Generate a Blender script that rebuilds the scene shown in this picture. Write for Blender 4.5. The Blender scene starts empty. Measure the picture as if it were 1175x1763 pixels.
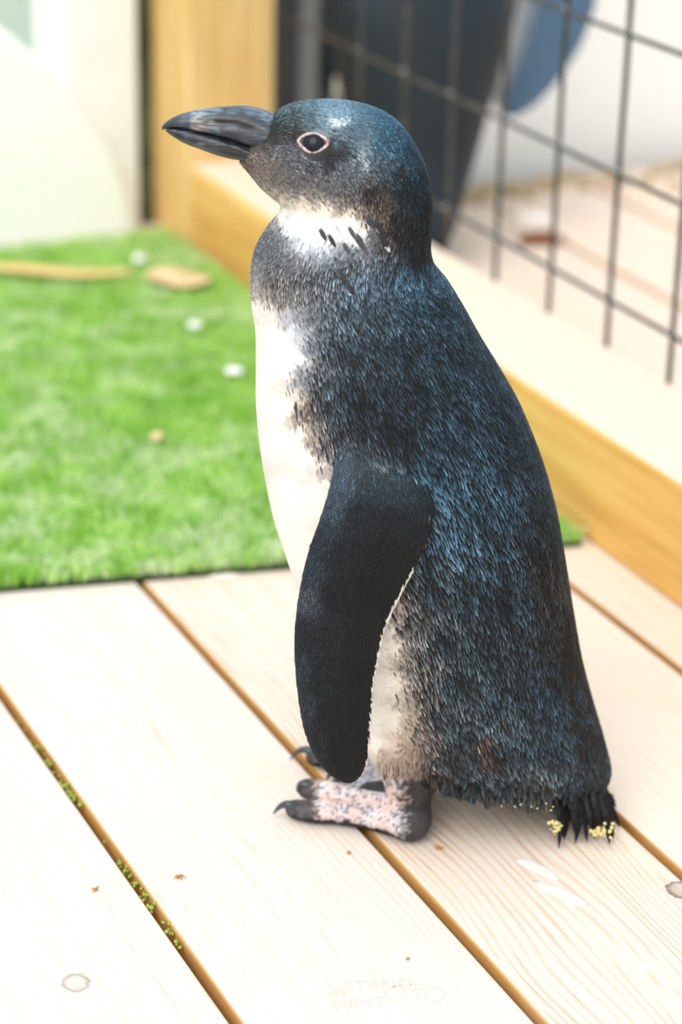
import bpy, bmesh, math, random
import numpy as np
from mathutils import Vector, Matrix
from mathutils.bvhtree import BVHTree
from mathutils.kdtree import KDTree

rng = np.random.default_rng(7)
random.seed(7)
SC = bpy.context.scene
COL = SC.collection

# ------------------------------------------------------------------ camera
IMW, IMH, FPX = 1175, 1763, 3900.0
PITCH, ROLL, YAW, CAMH = 0.4194336, 0.0244851, 0.4624317, 0.7264439
cp, sp = math.cos(PITCH), math.sin(PITCH)
Fv = np.array([0, cp, -sp]); R0 = np.array([1.0, 0, 0]); U0 = np.array([0, sp, cp])
Rv = math.cos(ROLL) * R0 + math.sin(ROLL) * U0
Uv = -math.sin(ROLL) * R0 + math.cos(ROLL) * U0
CP = np.array([0, 0, CAMH])
cam_d = bpy.data.cameras.new('camera')
cam = bpy.data.objects.new('camera', cam_d)
COL.objects.link(cam)
M = Matrix.Identity(4)
for i in range(3):
    M[i][0], M[i][1], M[i][2], M[i][3] = Rv[i], Uv[i], -Fv[i], CP[i]
cam.matrix_world = M
cam_d.sensor_fit = 'VERTICAL'
cam_d.sensor_height = 36.0
cam_d.sensor_width = 24.0
cam_d.lens = 36.0 * FPX / IMH
cam_d.clip_start = 0.05
cam_d.dof.use_dof = True
cam_d.dof.focus_distance = 1.245
cam_d.dof.aperture_fstop = 4.3
SC.camera = cam

# ------------------------------------------------------------------ light
W = bpy.data.worlds.new('overcast_sky'); SC.world = W
W.use_nodes = True
bg = W.node_tree.nodes['Background']
bg.inputs[0].default_value = (0.87, 0.935, 1.0, 1)
bg.inputs[1].default_value = 1.22
sd = bpy.data.lights.new('sun', 'SUN'); sd.energy = 2.5; sd.angle = math.radians(50)
sd.color = (1.0, 0.93, 0.83)
sun = bpy.data.objects.new('sun', sd); COL.objects.link(sun)
sun.rotation_euler = Vector((0.32, 0.62, -0.85)).to_track_quat('-Z', 'Y').to_euler()
SC.view_settings.view_transform = 'Standard'
SC.view_settings.look = 'None'
SC.view_settings.exposure = 0.0
SC.view_settings.gamma = 1.0
SC.view_settings.use_curve_mapping = False

# ------------------------------------------------------------------ measuring helpers
NV = np.array([math.cos(YAW), math.sin(YAW), 0]); DV = np.array([-math.sin(YAW), math.cos(YAW), 0])
def ray(u, v): return Fv + Rv * (u - IMW / 2) / FPX + Uv * (IMH / 2 - v) / FPX
def on_z(u, v, z=0.0): d = ray(u, v); return CP + d * ((z - CAMH) / d[2])
def on_y(u, v, Y): d = ray(u, v); return CP + d * (Y / d[1])
def on_d(u, v, k): d = ray(u, v); return CP + d * ((k - CP @ DV) / (d @ DV))
def to_px(P):
    Q = np.asarray(P) - CP
    dep = Q @ Fv
    return IMW / 2 + FPX * (Q @ Rv) / dep, IMH / 2 - FPX * (Q @ Uv) / dep
def nd(n, d, z=0.0): return NV * n + DV * d + np.array([0, 0, z])

# ------------------------------------------------------------------ object helpers
def tag(o, label=None, cat=None, group=None, kind=None):
    if label: o['label'] = label
    if cat: o['category'] = cat
    if group: o['group'] = group
    if kind: o['kind'] = kind
    return o
def empty(name, loc=(0, 0, 0), rz=0.0):
    o = bpy.data.objects.new(name, None); COL.objects.link(o)
    o.location = loc; o.rotation_euler = (0, 0, rz); o.empty_display_size = 0.02
    return o
def link(name, me, mats=(), parent=None, smooth=False):
    o = bpy.data.objects.new(name, me); COL.objects.link(o)
    for m in (mats if isinstance(mats, (list, tuple)) else [mats]): me.materials.append(m)
    if smooth: me.polygons.foreach_set('use_smooth', [True] * len(me.polygons))
    if parent is not None:
        o.parent = parent
    return o
def mesh_from(verts, faces):
    me = bpy.data.meshes.new('mesh')
    me.from_pydata([tuple(map(float, v)) for v in verts], [], [tuple(int(i) for i in f) for f in faces])
    me.update()
    return me
def mesh_np(verts, faces):          # uniform face size arrays
    me = bpy.data.meshes.new('mesh')
    verts = np.asarray(verts, np.float32); faces = np.asarray(faces, np.int32)
    k = faces.shape[1]
    me.vertices.add(len(verts)); me.vertices.foreach_set('co', verts.ravel())
    me.loops.add(faces.size); me.loops.foreach_set('vertex_index', faces.ravel())
    me.polygons.add(len(faces)); me.polygons.foreach_set('loop_start', np.arange(0, faces.size, k, dtype=np.int32))
    me.polygons.foreach_set('loop_total', np.full(len(faces), k, np.int32))
    me.update(calc_edges=True); me.validate()
    return me
def set_col(me, cols, name='Col'):
    a = me.color_attributes.new(name, 'FLOAT_COLOR', 'POINT')
    c = np.ones((len(me.vertices), 4), np.float32); c[:, :3] = cols
    a.data.foreach_set('color', c.ravel())
def bevel_box(lo, hi, bev=0.003, seg=3, pale_top=False):
    bm = bmesh.new()
    bmesh.ops.create_cube(bm, size=1)
    lo = np.array(lo, float); hi = np.array(hi, float)
    for v in bm.verts:
        v.co = Vector(tuple(lo + (np.array(v.co) + .5) * (hi - lo)))
    bmesh.ops.bevel(bm, geom=bm.edges[:], offset=bev, segments=seg, affect='EDGES', profile=0.5)
    if pale_top:
        for f in bm.faces: f.material_index = 0 if f.normal.z > 0.75 else 1  # upward faces take the pale first slot, all others the second
    me = bpy.data.meshes.new('mesh'); bm.to_mesh(me); bm.free()
    return me
def tube_mesh(pts, rads, seg=10, cap=True):
    pts = [np.array(p, float) for p in pts]
    V = []; Fc = []
    t_prev = None; n = None
    for i, p in enumerate(pts):
        t = pts[min(i + 1, len(pts) - 1)] - pts[max(i - 1, 0)]
        t = t / (np.linalg.norm(t) + 1e-12)
        if n is None:
            a = np.array([0, 0, 1.0]) if abs(t[2]) < .9 else np.array([1.0, 0, 0])
            n = np.cross(t, a)
        n = n - t * (n @ t); n /= np.linalg.norm(n)
        b = np.cross(t, n)
        r = rads[i] if hasattr(rads, '__len__') else rads
        for k in range(seg):
            an = 2 * math.pi * k / seg
            V.append(p + r * (math.cos(an) * n + math.sin(an) * b))
    m = len(pts)
    for i in range(m - 1):
        for k in range(seg):
            Fc.append((i * seg + k, i * seg + (k + 1) % seg, (i + 1) * seg + (k + 1) % seg, (i + 1) * seg + k))
    if cap:
        Fc.append(tuple(range(seg - 1, -1, -1))); Fc.append(tuple((m - 1) * seg + k for k in range(seg)))
    return V, Fc
def catmull(P, n):
    P = np.array(P, float)
    d = np.r_[0, np.cumsum(np.maximum(np.linalg.norm(np.diff(P[:, :3], axis=0), axis=1), 1e-6) ** .5)]
    T = np.linspace(0, d[-1], n)
    out = np.zeros((n, P.shape[1]))
    # cubic hermite with finite-difference tangents
    m = np.zeros_like(P)
    for i in range(len(P)):
        a, b = max(i - 1, 0), min(i + 1, len(P) - 1)
        m[i] = (P[b] - P[a]) / (d[b] - d[a])
    idx = np.clip(np.searchsorted(d, T, side='right') - 1, 0, len(P) - 2)
    h = (d[idx + 1] - d[idx]); s = ((T - d[idx]) / h)[:, None]; h = h[:, None]
    return ((2 * s**3 - 3 * s**2 + 1) * P[idx] + (s**3 - 2 * s**2 + s) * h * m[idx]
            + (-2 * s**3 + 3 * s**2) * P[idx + 1] + (s**3 - s**2) * h * m[idx + 1])

# ------------------------------------------------------------------ materials
def mat(name, color=(.8, .8, .8), rough=.6, spec=.5, metal=0.0):
    m = bpy.data.materials.new(name); m.use_nodes = True
    b = m.node_tree.nodes['Principled BSDF']
    b.inputs['Base Color'].default_value = (*color, 1)
    b.inputs['Roughness'].default_value = rough
    b.inputs['Specular IOR Level'].default_value = spec
    b.inputs['Metallic'].default_value = metal
    return m
class G:
    """tiny node-graph writer"""
    def __init__(s, m): s.nt = m.node_tree; s.b = s.nt.nodes['Principled BSDF']
    def n(s, typ, **kw):
        x = s.nt.nodes.new(typ)
        for k, v in kw.items(): setattr(x, k, v)
        return x
    def l(s, a, b): s.nt.links.new(a, b)
    def coord(s, scale=(1, 1, 1), loc=(0, 0, 0), kind='Object'):
        t = s.n('ShaderNodeTexCoord'); mp = s.n('ShaderNodeMapping')
        mp.inputs['Scale'].default_value = scale; mp.inputs['Location'].default_value = loc
        s.l(t.outputs[kind], mp.inputs['Vector']); return mp.outputs['Vector']
    def noise(s, vec, scale, detail=4, rough=.55, dist=0):
        x = s.n('ShaderNodeTexNoise'); s.l(vec, x.inputs['Vector'])
        x.inputs['Scale'].default_value = scale; x.inputs['Detail'].default_value = detail
        x.inputs['Roughness'].default_value = rough; x.inputs['Distortion'].default_value = dist
        return x.outputs['Fac']
    def ramp(s, fac, stops):
        r = s.n('ShaderNodeValToRGB'); e = r.color_ramp.elements
        while len(e) < len(stops): e.new(0.5)
        for q, (p, c) in zip(e, stops): q.position = p; q.color = (*c, 1) if len(c) == 3 else c
        s.l(fac, r.inputs['Fac']); return r.outputs['Color']
    def math(s, op, a, b=None, c=None):
        x = s.n('ShaderNodeMath', operation=op)
        for i, q in enumerate((a, b, c)):
            if q is None: continue
            if isinstance(q, (int, float)): x.inputs[i].default_value = q
            else: s.l(q, x.inputs[i])
        return x.outputs[0]
    def mix(s, fac, a, b, blend='MIX'):
        x = s.n('ShaderNodeMix', data_type='RGBA', blend_type=blend)
        if isinstance(fac, (int, float)): x.inputs[0].default_value = fac
        else: s.l(fac, x.inputs[0])
        for i, q in ((6, a), (7, b)):
            if isinstance(q, tuple): x.inputs[i].default_value = (*q, 1)
            else: s.l(q, x.inputs[i])
        return x.outputs[2]
    def bump(s, h, strength=.3, dist=.001):
        x = s.n('ShaderNodeBump'); x.inputs['Strength'].default_value = strength
        x.inputs['Distance'].default_value = dist
        s.l(h, x.inputs['Height']); s.l(x.outputs['Normal'], s.b.inputs['Normal'])
    def out(s, c, slot='Base Color'): s.l(c, s.b.inputs[slot])

def wood(name, light, dark, contrast=.5, ring=.0042, seed=0.0, knots=(), amber=None, wav=.012):
    """flat sawn pine: growth rings drawn out along local Y, x across the board; knots = [(x, y, r, darkness)]"""
    m = mat(name, light, .62, .3); g = G(m)
    tc = g.n('ShaderNodeTexCoord'); sep = g.n('ShaderNodeSeparateXYZ'); g.l(tc.outputs['Object'], sep.inputs[0])
    v1 = g.coord((3.0, 1.1, 3.0), (seed, seed * 2.3, 0))
    w = g.noise(v1, 2.2, 2, .5)
    x = g.math('ADD', sep.outputs[0], g.math('MULTIPLY', g.math('SUBTRACT', w, .5), wav * 6))
    for (kx, ky, kr, kd) in knots:      # rings bend round each knot
        dx = g.math('SUBTRACT', sep.outputs[0], kx); dy = g.math('SUBTRACT', sep.outputs[1], ky)
        r2 = g.math('ADD', g.math('MULTIPLY', g.math('MULTIPLY', dx, dx), 1 / (kr * 2.6) ** 2), g.math('MULTIPLY', g.math('MULTIPLY', dy, dy), 1 / (kr * 7) ** 2))
        bell = g.math('POWER', 2.718, g.math('MULTIPLY', r2, -1.0))
        sg = g.math('DIVIDE', dx, g.math('ADD', g.math('ABSOLUTE', dx), kr * .6))
        x = g.math('SUBTRACT', x, g.math('MULTIPLY', g.math('MULTIPLY', bell, sg), kr * 1.1))
    ph = g.math('DIVIDE', x, ring)
    ph = g.math('ADD', ph, g.math('MULTIPLY', w, 2.5))
    vr = g.noise(g.coord((70, 1.2, 70), (seed * 2, 0, 0)), 1.6, 3, .6)
    ph = g.math('ADD', ph, g.math('MULTIPLY', vr, 1.6))
    s_ = g.math('SINE', g.math('MULTIPLY', ph, 6.2832))
    s_ = g.math('MULTIPLY_ADD', s_, .5, .5)
    s_ = g.math('POWER', s_, 2.6)
    v2 = g.coord((40, 3, 40), (seed, 0, 0)); fine = g.noise(v2, 18, 4, .6)
    v3 = g.coord((5, 1.6, 5), (seed * 3, 1, 0)); patch = g.noise(v3, 3.2, 3, .6)
    pf = g.ramp(patch, [(.30, (.25,) * 3), (.68, (1,) * 3)])
    lv = g.ramp(g.noise(g.coord((60, .8, 60), (seed * 7, 2, 0)), 2.3, 2, .5), [(.35, (.25,) * 3), (.65, (1,) * 3)])
    amt = g.math('MULTIPLY', g.math('MULTIPLY', g.math('MULTIPLY', s_, pf), lv), contrast * 1.15)
    amt = g.math('ADD', amt, g.math('MULTIPLY', g.math('SUBTRACT', fine, .45), .22 * contrast))
    amt = g.math('MAXIMUM', g.math('MINIMUM', amt, 1.0), 0.0)
    c = g.mix(amt, light, dark)
    v4 = g.coord((9, 3, 9), (seed * 5, 3, 0)); warm = g.noise(v4, 2.0, 3, .6)
    c = g.mix(g.ramp(warm, [(.55, (0,) * 3), (.8, (.45,) * 3)]), c, (.85, .62, .42))
    for (kx, ky, kr, kd) in knots:
        dx = g.math('SUBTRACT', sep.outputs[0], kx); dy = g.math('SUBTRACT', sep.outputs[1], ky)
        r = g.math('SQRT', g.math('ADD', g.math('MULTIPLY', dx, dx), g.math('MULTIPLY', g.math('MULTIPLY', dy, dy), .8)))
        rn = g.math('DIVIDE', r, kr)
        nn = g.noise(g.coord((90, 90, 90)), 3, 3, .6)
        rn = g.math('ADD', rn, g.math('MULTIPLY', g.math('SUBTRACT', nn, .5), .5))
        rim = g.ramp(rn, [(0, (.25 * kd + .05 * 0,) * 3), (.55, (.35 * kd,) * 3), (.82, (kd,) * 3), (1.0, (0,) * 3)])
        c = g.mix(rim, c, (.13, .10, .085))
    g.out(c)
    g.bump(g.math('ADD', s_, fine), .12, .0006)
    return m
LIGHT = (.93, .85, .77)
amber = wood('amber_pine', (.62, .36, .13), (.40, .20, .06), .55, .006, 4.0)
def simple_wood(name, a, b, seed=0., sc=(30, 2.5, 30)):
    m = mat(name, a, .6, .3); g = G(m)
    n1 = g.noise(g.coord(sc, (seed, 0, 0)), 2.0, 4, .6)
    g.out(g.ramp(n1, [(.3, a), (.7, b)])); g.bump(n1, .1, .0008)
    return m

# ------------------------------------------------------------------ setting: deck
deck = empty('floor', (0, 0, 0)); tag(deck, kind='structure')
GAPS = [-.0455, .0998, .2451, .3900, .5360, .6829, .8250, .9705, 1.116, 1.2615, 1.407, 1.5525, 1.698]
GW = .0058
# local y runs along the boards; every plank keeps its own wood
def npos(P): return float(P @ NV), float(P @ DV)
k1 = npos(on_z(130, 1692)); k2 = npos(on_z(1172, 1532))
for i in range(len(GAPS) - 1):
    a0, a1 = GAPS[i] + GW / 2, GAPS[i + 1] - GW / 2
    xc = (a0 + a1) / 2
    kn = []; con = .50; dk = (.60, .41, .29); lt = (.785, .705, .645)
    if i == 2: kn = [(k1[0] - xc, k1[1] - 1.4, .0085, .55)]; con = .62
    if i == 3: con = .48
    if i == 4: kn = [(k2[0] - xc, k2[1] - 1.4, .009, .95)]; con = 1.0; dk = (.62, .39, .24); lt = (.80, .70, .62)
    if i == 5: con = .6; lt = (.83, .73, .63); dk = (.80, .58, .42)
    if i == 6: con = .6; lt = (.82, .72, .62)
    if i > 6: con = .6; lt = (.80, .68, .575)
    top = wood('pale_pine', lt, dk, con, .0046 if i != 4 else .0056, seed=i * 1.7, knots=kn)
    me = bevel_box((a0 - xc, -1.15, -.028), (a1 - xc, 1.35 if i < 7 else .83, 0), .0019, 3, True)
    o = link('plank', me, [top, amber], deck)
    o.location = tuple(nd(xc, 1.4)); o.rotation_euler = (0, 0, YAW)
# battens under the planks and earth below
bat_m = simple_wood('batten_pine', (.60, .40, .19), (.45, .28, .12))
for dpos in (.62, 1.02, 1.42, 1.82, 2.14):
    me = bevel_box((-1.1, -.022, -.0725), (1.1, .022, -.0285), .002, 1)
    o = link('batten', me, bat_m, deck); o.location = tuple(nd(.75, dpos)); o.rotation_euler = (0, 0, YAW)
gm = mat('sandy_earth', (.45, .30, .15), .95, .1); g = G(gm)
g.out(g.ramp(g.noise(g.coord(), 9, 5), [(.3, (.34, .21, .10)), (.7, (.58, .41, .22))]))
me = bpy.data.meshes.new('mesh'); bm = bmesh.new(); bmesh.ops.create_grid(bm, x_segments=24, y_segments=24, size=4)
for v in bm.verts: v.co.z = -.075 + random.uniform(-.001, .001)
bm.to_mesh(me); bm.free()
o = link('ground', me, gm); o.location = (0, 2, 0); tag(o, kind='structure')

# ------------------------------------------------------------------ setting: walls at the far end
wm = mat('whitewashed_concrete', (.80, .83, .82), .85, .2); g = G(wm)
n1 = g.noise(g.coord((1, 1, 1)), 14, 5, .6)
base = g.ramp(n1, [(.35, (.84, .87, .87)), (.7, (.93, .94, .94))])
tcn = g.n('ShaderNodeTexCoord'); sepn = g.n('ShaderNodeSeparateXYZ'); g.l(tcn.outputs['Object'], sepn.inputs[0])
n2 = g.noise(g.coord((1, 1, .35)), 38, 4, .65)
edge = g.math('ADD', g.math('MULTIPLY', sepn.outputs[0], 26.0), g.math('MULTIPLY', n2, 1.1))   # algae creeps in from the right arris
alg = g.ramp(edge, [(.0, (0,) * 3), (.55, (0,) * 3), (1.0, (1,) * 3)])
g.out(g.mix(alg, base, (.12, .15, .10)))
g.bump(n1, .2, .002)
back_w = mat('pale_painted_wall', (.74, .75, .74), .9, .2); g = G(back_w)
g.out(g.ramp(g.noise(g.coord(), 5, 4), [(.3, (.82, .84, .83)), (.7, (.90, .91, .90))]))
teal = mat('pale_teal_paint', (.50, .68, .64), .8, .2); g = G(teal)
g.out(g.ramp(g.noise(g.coord(), 4, 3), [(.35, (.46, .66, .66)), (.7, (.62, .74, .62))]))
DB = 2.225
# pillar (left), its right arris at n = .856
me = bevel_box((-.082, 0, -.06), (.0, .10, .75), .004, 2)
o = link('wall_left', me, wm); o.location = tuple(nd(.857, DB)); o.rotation_euler = (0, 0, YAW); tag(o, kind='structure')
jm = mat('mossy_dark_joint', (.06, .07, .04), .95, .1); g = G(jm)
g.out(g.ramp(g.noise(g.coord((1, 1, .5)), 45, 4), [(.35, (.035, .035, .022)), (.65, (.14, .17, .12))]))
me = bevel_box((0, 0, -.06), (.05, .03, .75), .002, 1)
o = link('trim_1', me, jm); o.location = tuple(nd(.8575, DB + .012)); o.rotation_euler = (0, 0, YAW); tag(o, kind='structure')
# long wall behind the fence
me = bevel_box((0, 0, -.06), (3.2, .06, .85), .004, 2)
o = link('wall_back', me, back_w); o.location = tuple(nd(.995, DB + .045)); o.rotation_euler = (0, 0, YAW); tag(o, kind='structure')
# teal wall seen past the pillar
me = bevel_box((-1.2, 0, -.06), (.15, .06, .85), .004, 2)
o = link('wall_far', me, teal); o.location = tuple(nd(.78, DB + .42)); o.rotation_euler = (0, 0, YAW); tag(o, kind='structure')
# added white buttress shaped as the pillar's sunlit patch, sloping along its shadow edge
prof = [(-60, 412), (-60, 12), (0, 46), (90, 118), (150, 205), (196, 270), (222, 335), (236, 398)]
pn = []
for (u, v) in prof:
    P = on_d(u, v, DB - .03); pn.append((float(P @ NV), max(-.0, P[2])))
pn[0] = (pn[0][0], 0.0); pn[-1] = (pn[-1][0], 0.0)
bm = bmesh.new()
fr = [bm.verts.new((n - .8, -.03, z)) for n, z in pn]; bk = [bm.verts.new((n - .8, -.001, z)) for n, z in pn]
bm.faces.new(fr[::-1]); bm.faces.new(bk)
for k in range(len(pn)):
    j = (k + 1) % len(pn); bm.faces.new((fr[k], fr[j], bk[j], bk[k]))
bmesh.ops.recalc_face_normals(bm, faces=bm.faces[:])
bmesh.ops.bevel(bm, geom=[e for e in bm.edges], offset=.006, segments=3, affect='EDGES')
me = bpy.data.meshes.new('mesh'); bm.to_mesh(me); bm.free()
pl = mat('sunlit_patch_white', (.93, .93, .91), .8, .2); g = G(pl)
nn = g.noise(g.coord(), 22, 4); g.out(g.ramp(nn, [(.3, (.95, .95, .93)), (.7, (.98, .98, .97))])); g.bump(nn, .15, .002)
o = link('sunlit_patch_slab', me, pl, smooth=False); o.location = tuple(nd(.8, DB)); o.rotation_euler = (0, 0, YAW)
tag(o, 'added white buttress with a sloping edge against the pale pillar', 'slab')

# ------------------------------------------------------------------ timber post and beam
def timber(name, lo, hi, loc, label, seed, vertical=False):
    lt = wood('timber_top', (.84, .69, .55), (.84, .64, .46), .35, .007, seed)
    if vertical:
        sd_ = mat('post_pine', (.8, .58, .26), .6, .3); gg = G(sd_)
        q = gg.noise(gg.coord((26, 26, 1.6), (seed, 0, 0)), 2.2, 4, .6)
        gg.out(gg.ramp(q, [(.30, (.84, .62, .30)), (.52, (.70, .44, .15)), (.72, (.88, .70, .40))])); gg.bump(q, .12, .001)
    else:
        sd_ = mat('beam_pine', (.8, .55, .22), .6, .3); gg = G(sd_)
        q = gg.noise(gg.coord((1, 1.4, 22), (seed, 0, 0)), 2.6, 4, .6, .4)
        q2 = gg.noise(gg.coord((2, 2, 6), (seed, 2, 0)), 3.5, 3, .6)
        cc = gg.ramp(q, [(.30, (.56, .29, .07)), (.5, (.74, .43, .12)), (.7, (.84, .55, .20))])
        cc = gg.mix(gg.ramp(q2, [(.62, (0,) * 3), (.78, (.7,) * 3)]), cc, (.50, .24, .05))
        gg.out(cc); gg.bump(q, .12, .001)
    me = bevel_box(lo, hi, .0045, 3, True)
    o = link(name, me, [lt, sd_]); o.location = tuple(loc); o.rotation_euler = (0, 0, YAW)
    tag(o, label, 'timber'); return o
timber('timber_beam', (0, -1.9, 0), (.1075, 0, .0925), nd(.8777, 2.136), 'long square pine beam lying on the deck under the wire fence', 2.0)
timber('timber_post', (0, 0, 0), (.0985, .108, .62), nd(.8777, 2.138), 'upright square pine post at the far end of the beam', 6.0, True)

# steel channel behind the post
sm = mat('grey_galvanised_steel', (.30, .32, .33), .5, .5, .3); g = G(sm)
g.out(g.ramp(g.noise(g.coord((1, 1, .4)), 30, 3), [(.3, (.44, .46, .48)), (.7, (.54, .56, .57))]))
sm2 = mat('dark_grey_steel', (.10, .105, .11), .5, .5, .3); g = G(sm2)
g.out(g.ramp(g.noise(g.coord((1, 1, .4)), 30, 3), [(.3, (.08, .085, .09)), (.7, (.13, .135, .14))]))
ch = empty('steel_channel', tuple(nd(.992, 2.185)), YAW)
tag(ch, 'upright grey steel channel between the pine post and the wall', 'post')
link('flange', bevel_box((.012, 0, 0), (.034, .03, .6), .002, 2), sm2, ch)
link('web', bevel_box((.0345, .012, 0), (.066, .03, .6), .002, 2), sm, ch)
link('flange', bevel_box((.0665, 0, 0), (.082, .03, .6), .002, 2), sm2, ch)

# ------------------------------------------------------------------ wire fence
wire_m = mat('dark_coated_wire', (.055, .06, .065), .32, .6, .4); g = G(wire_m)
qq = g.noise(g.coord((1, 1, 1)), 60, 3); g.out(g.ramp(qq, [(.4, (.035, .04, .045)), (.75, (.12, .10, .09))]))
fence = empty('wire_fence', tuple(nd(.9875, 1.308)), YAW)
tag(fence, 'dark welded wire mesh fence panel standing along the back of the beam', 'fence')
def wire(p0, p1, r, par):
    P0, P1 = np.array(p0), np.array(p1)
    pts = [P0 + (P1 - P0) * t + rng.normal(0, .0003, 3) for t in np.linspace(0, 1, 9)]
    V, Fc = tube_mesh(pts, r, 8)
    return link('wire', mesh_from(V, Fc), wire_m, par, True)
for k in range(-4, 9):
    wire((0, .0935 * k, .0895 if k != 8 else .0895), (0, .0935 * k, .66), .0024, fence)
zs = [.1325, .239, .351, .462, .572]
for z in zs:
    wire((-.0042, -.42, z), (-.0042, .825, z), .0022, fence)
wd_m = mat('galvanised_weld', (.55, .58, .58), .22, .8, .9)
V = []; Fc = []
for k in range(-4, 9):
    for z in zs:
        bm = bmesh.new(); bmesh.ops.create_icosphere(bm, subdivisions=2, radius=.0030)
        off = len(V)
        for v in bm.verts: V.append((v.co.x * .8 - .0022, v.co.y + .0935 * k, v.co.z + z))
        for f in bm.faces: Fc.append(tuple(off + q.index for q in f.verts))
        bm.free()
o = link('weld', mesh_from(V, Fc), wd_m, fence, True); tag(o, kind='stuff')

# ------------------------------------------------------------------ turf
turf = empty('turf_mat', (0, 0, 0)); tag(turf, 'bright green artificial turf mat laid on the deck left of the beam', 'turf mat')
cA = np.array([*on_z(-260, 1042)[:2]]); cB = np.array([*on_z(1012, 936, 0)[:2]])
A2, B2 = cA, (nd(.868, 1.327))[:2]
C2, D2 = (nd(.868, 2.178))[:2], (nd(.25, 2.178))[:2]
D2 = (nd(float(np.r_[A2, 0] @ NV), 2.178))[:2]
mb = mat('turf_backing', (.03, .05, .02), .9, .1)
bm = bmesh.new()
lowv = [bm.verts.new((*p, 0.0005)) for p in (A2, B2, C2, D2)]; upv = [bm.verts.new((*p, .0045)) for p in (A2, B2, C2, D2)]
bm.faces.new(lowv[::-1]); bm.faces.new(upv)
for k in range(4): bm.faces.new((lowv[k], lowv[(k + 1) % 4], upv[(k + 1) % 4], upv[k]))
me = bpy.data.meshes.new('mesh'); bm.to_mesh(me); bm.free()
link('backing', me, mb, turf)
NB = 150000
uu = rng.random(NB); vv = rng.random(NB) ** 1.0
P = (A2 * (1 - uu)[:, None] + B2 * uu[:, None]) * (1 - vv)[:, None] + (D2 * (1 - uu)[:, None] + C2 * uu[:, None]) * vv[:, None]
# keep only what can be seen from near the photograph's viewpoint
pu, pv = to_px(np.c_[P, np.zeros(NB)])
keep = (pu > -220) & (pv > 300)
P = P[keep]; NB = len(P)
ang = rng.random(NB) * 2 * math.pi; h = rng.uniform(.008, .0145, NB); wid = rng.uniform(.0006, .0011, NB)
lean = rng.uniform(.1, .9, NB) * h; la = rng.random(NB) * 2 * math.pi
dx = np.c_[np.cos(ang), np.sin(ang)] * wid[:, None]; ld = np.c_[np.cos(la), np.sin(la)]
z0 = .004
v0 = np.c_[P - dx, np.full(NB, z0)]; v1 = np.c_[P + dx, np.full(NB, z0)]
mid = P + ld * (lean * .35)[:, None]
v2 = np.c_[mid + dx * .9, z0 + h * .6]; v3 = np.c_[mid - dx * .9, z0 + h * .6]
tp = P + ld * lean[:, None]
v4 = np.c_[tp, z0 + h * .95]
VV = np.stack([v0, v1, v2, v3, v4], 1).reshape(-1, 3)
b5 = np.arange(NB)[:, None] * 5
tri = np.concatenate([b5 + np.array([[0, 1, 2]]), b5 + np.array([[0, 2, 3]]), b5 + np.array([[3, 2, 4]])])
me = mesh_np(VV, tri)
# clumpy colour: fresh green, yellow green and pale bleached blades
def vnoise(x, y, s, seed):
    r = np.random.default_rng(seed); gsz = 64; gr = r.random((gsz, gsz))
    X = (x * s) % gsz; Y = (y * s) % gsz
    i = X.astype(int); j = Y.astype(int); fx = X - i; fy = Y - j
    fx = fx * fx * (3 - 2 * fx); fy = fy * fy * (3 - 2 * fy)
    i1 = (i + 1) % gsz; j1 = (j + 1) % gsz
    return (gr[i, j] * (1 - fx) * (1 - fy) + gr[i1, j] * fx * (1 - fy) + gr[i, j1] * (1 - fx) * fy + gr[i1, j1] * fx * fy)
nz = .55 * vnoise(P[:, 0], P[:, 1], 90, 1) + .45 * vnoise(P[:, 0], P[:, 1], 32, 2) + rng.normal(0, .12, NB)
nz2 = .6 * vnoise(P[:, 0], P[:, 1], 62, 3) + .4 * vnoise(P[:, 0], P[:, 1], 17, 4) + rng.normal(0, .2, NB)
ca, cb, cc_ = np.array([.30, .62, .06]), np.array([.58, .86, .24]), np.array([.90, .96, .74])
t1 = np.clip((nz - .25) / .5, 0, 1)[:, None]
cc = ca * (1 - t1) + cb * t1
t2 = (np.clip((nz2 - .48) / .5, 0, .9))[:, None]
cc = cc * (1 - t2) + cc_ * t2
set_col(me, np.repeat(cc, 5, axis=0))
gmat = mat('turf_blades', (.3, .6, .1), .5, .35); g = G(gmat)
at = g.n('ShaderNodeVertexColor', layer_name='Col'); g.out(at.outputs['Color'])
tr = g.n('ShaderNodeBsdfTranslucent'); g.l(at.outputs['Color'], tr.inputs['Color'])
mx = g.n('ShaderNodeMixShader'); mx.inputs[0].default_value = .35
outn = [x for x in g.nt.nodes if x.type == 'OUTPUT_MATERIAL'][0]
g.l(g.b.outputs[0], mx.inputs[1]); g.l(tr.outputs[0], mx.inputs[2]); g.l(mx.outputs[0], outn.inputs[0])
o = link('grass_blades', me, gmat, turf); tag(o, kind='stuff')

# ------------------------------------------------------------------ PENGUINS
Y0 = 1.19
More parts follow.
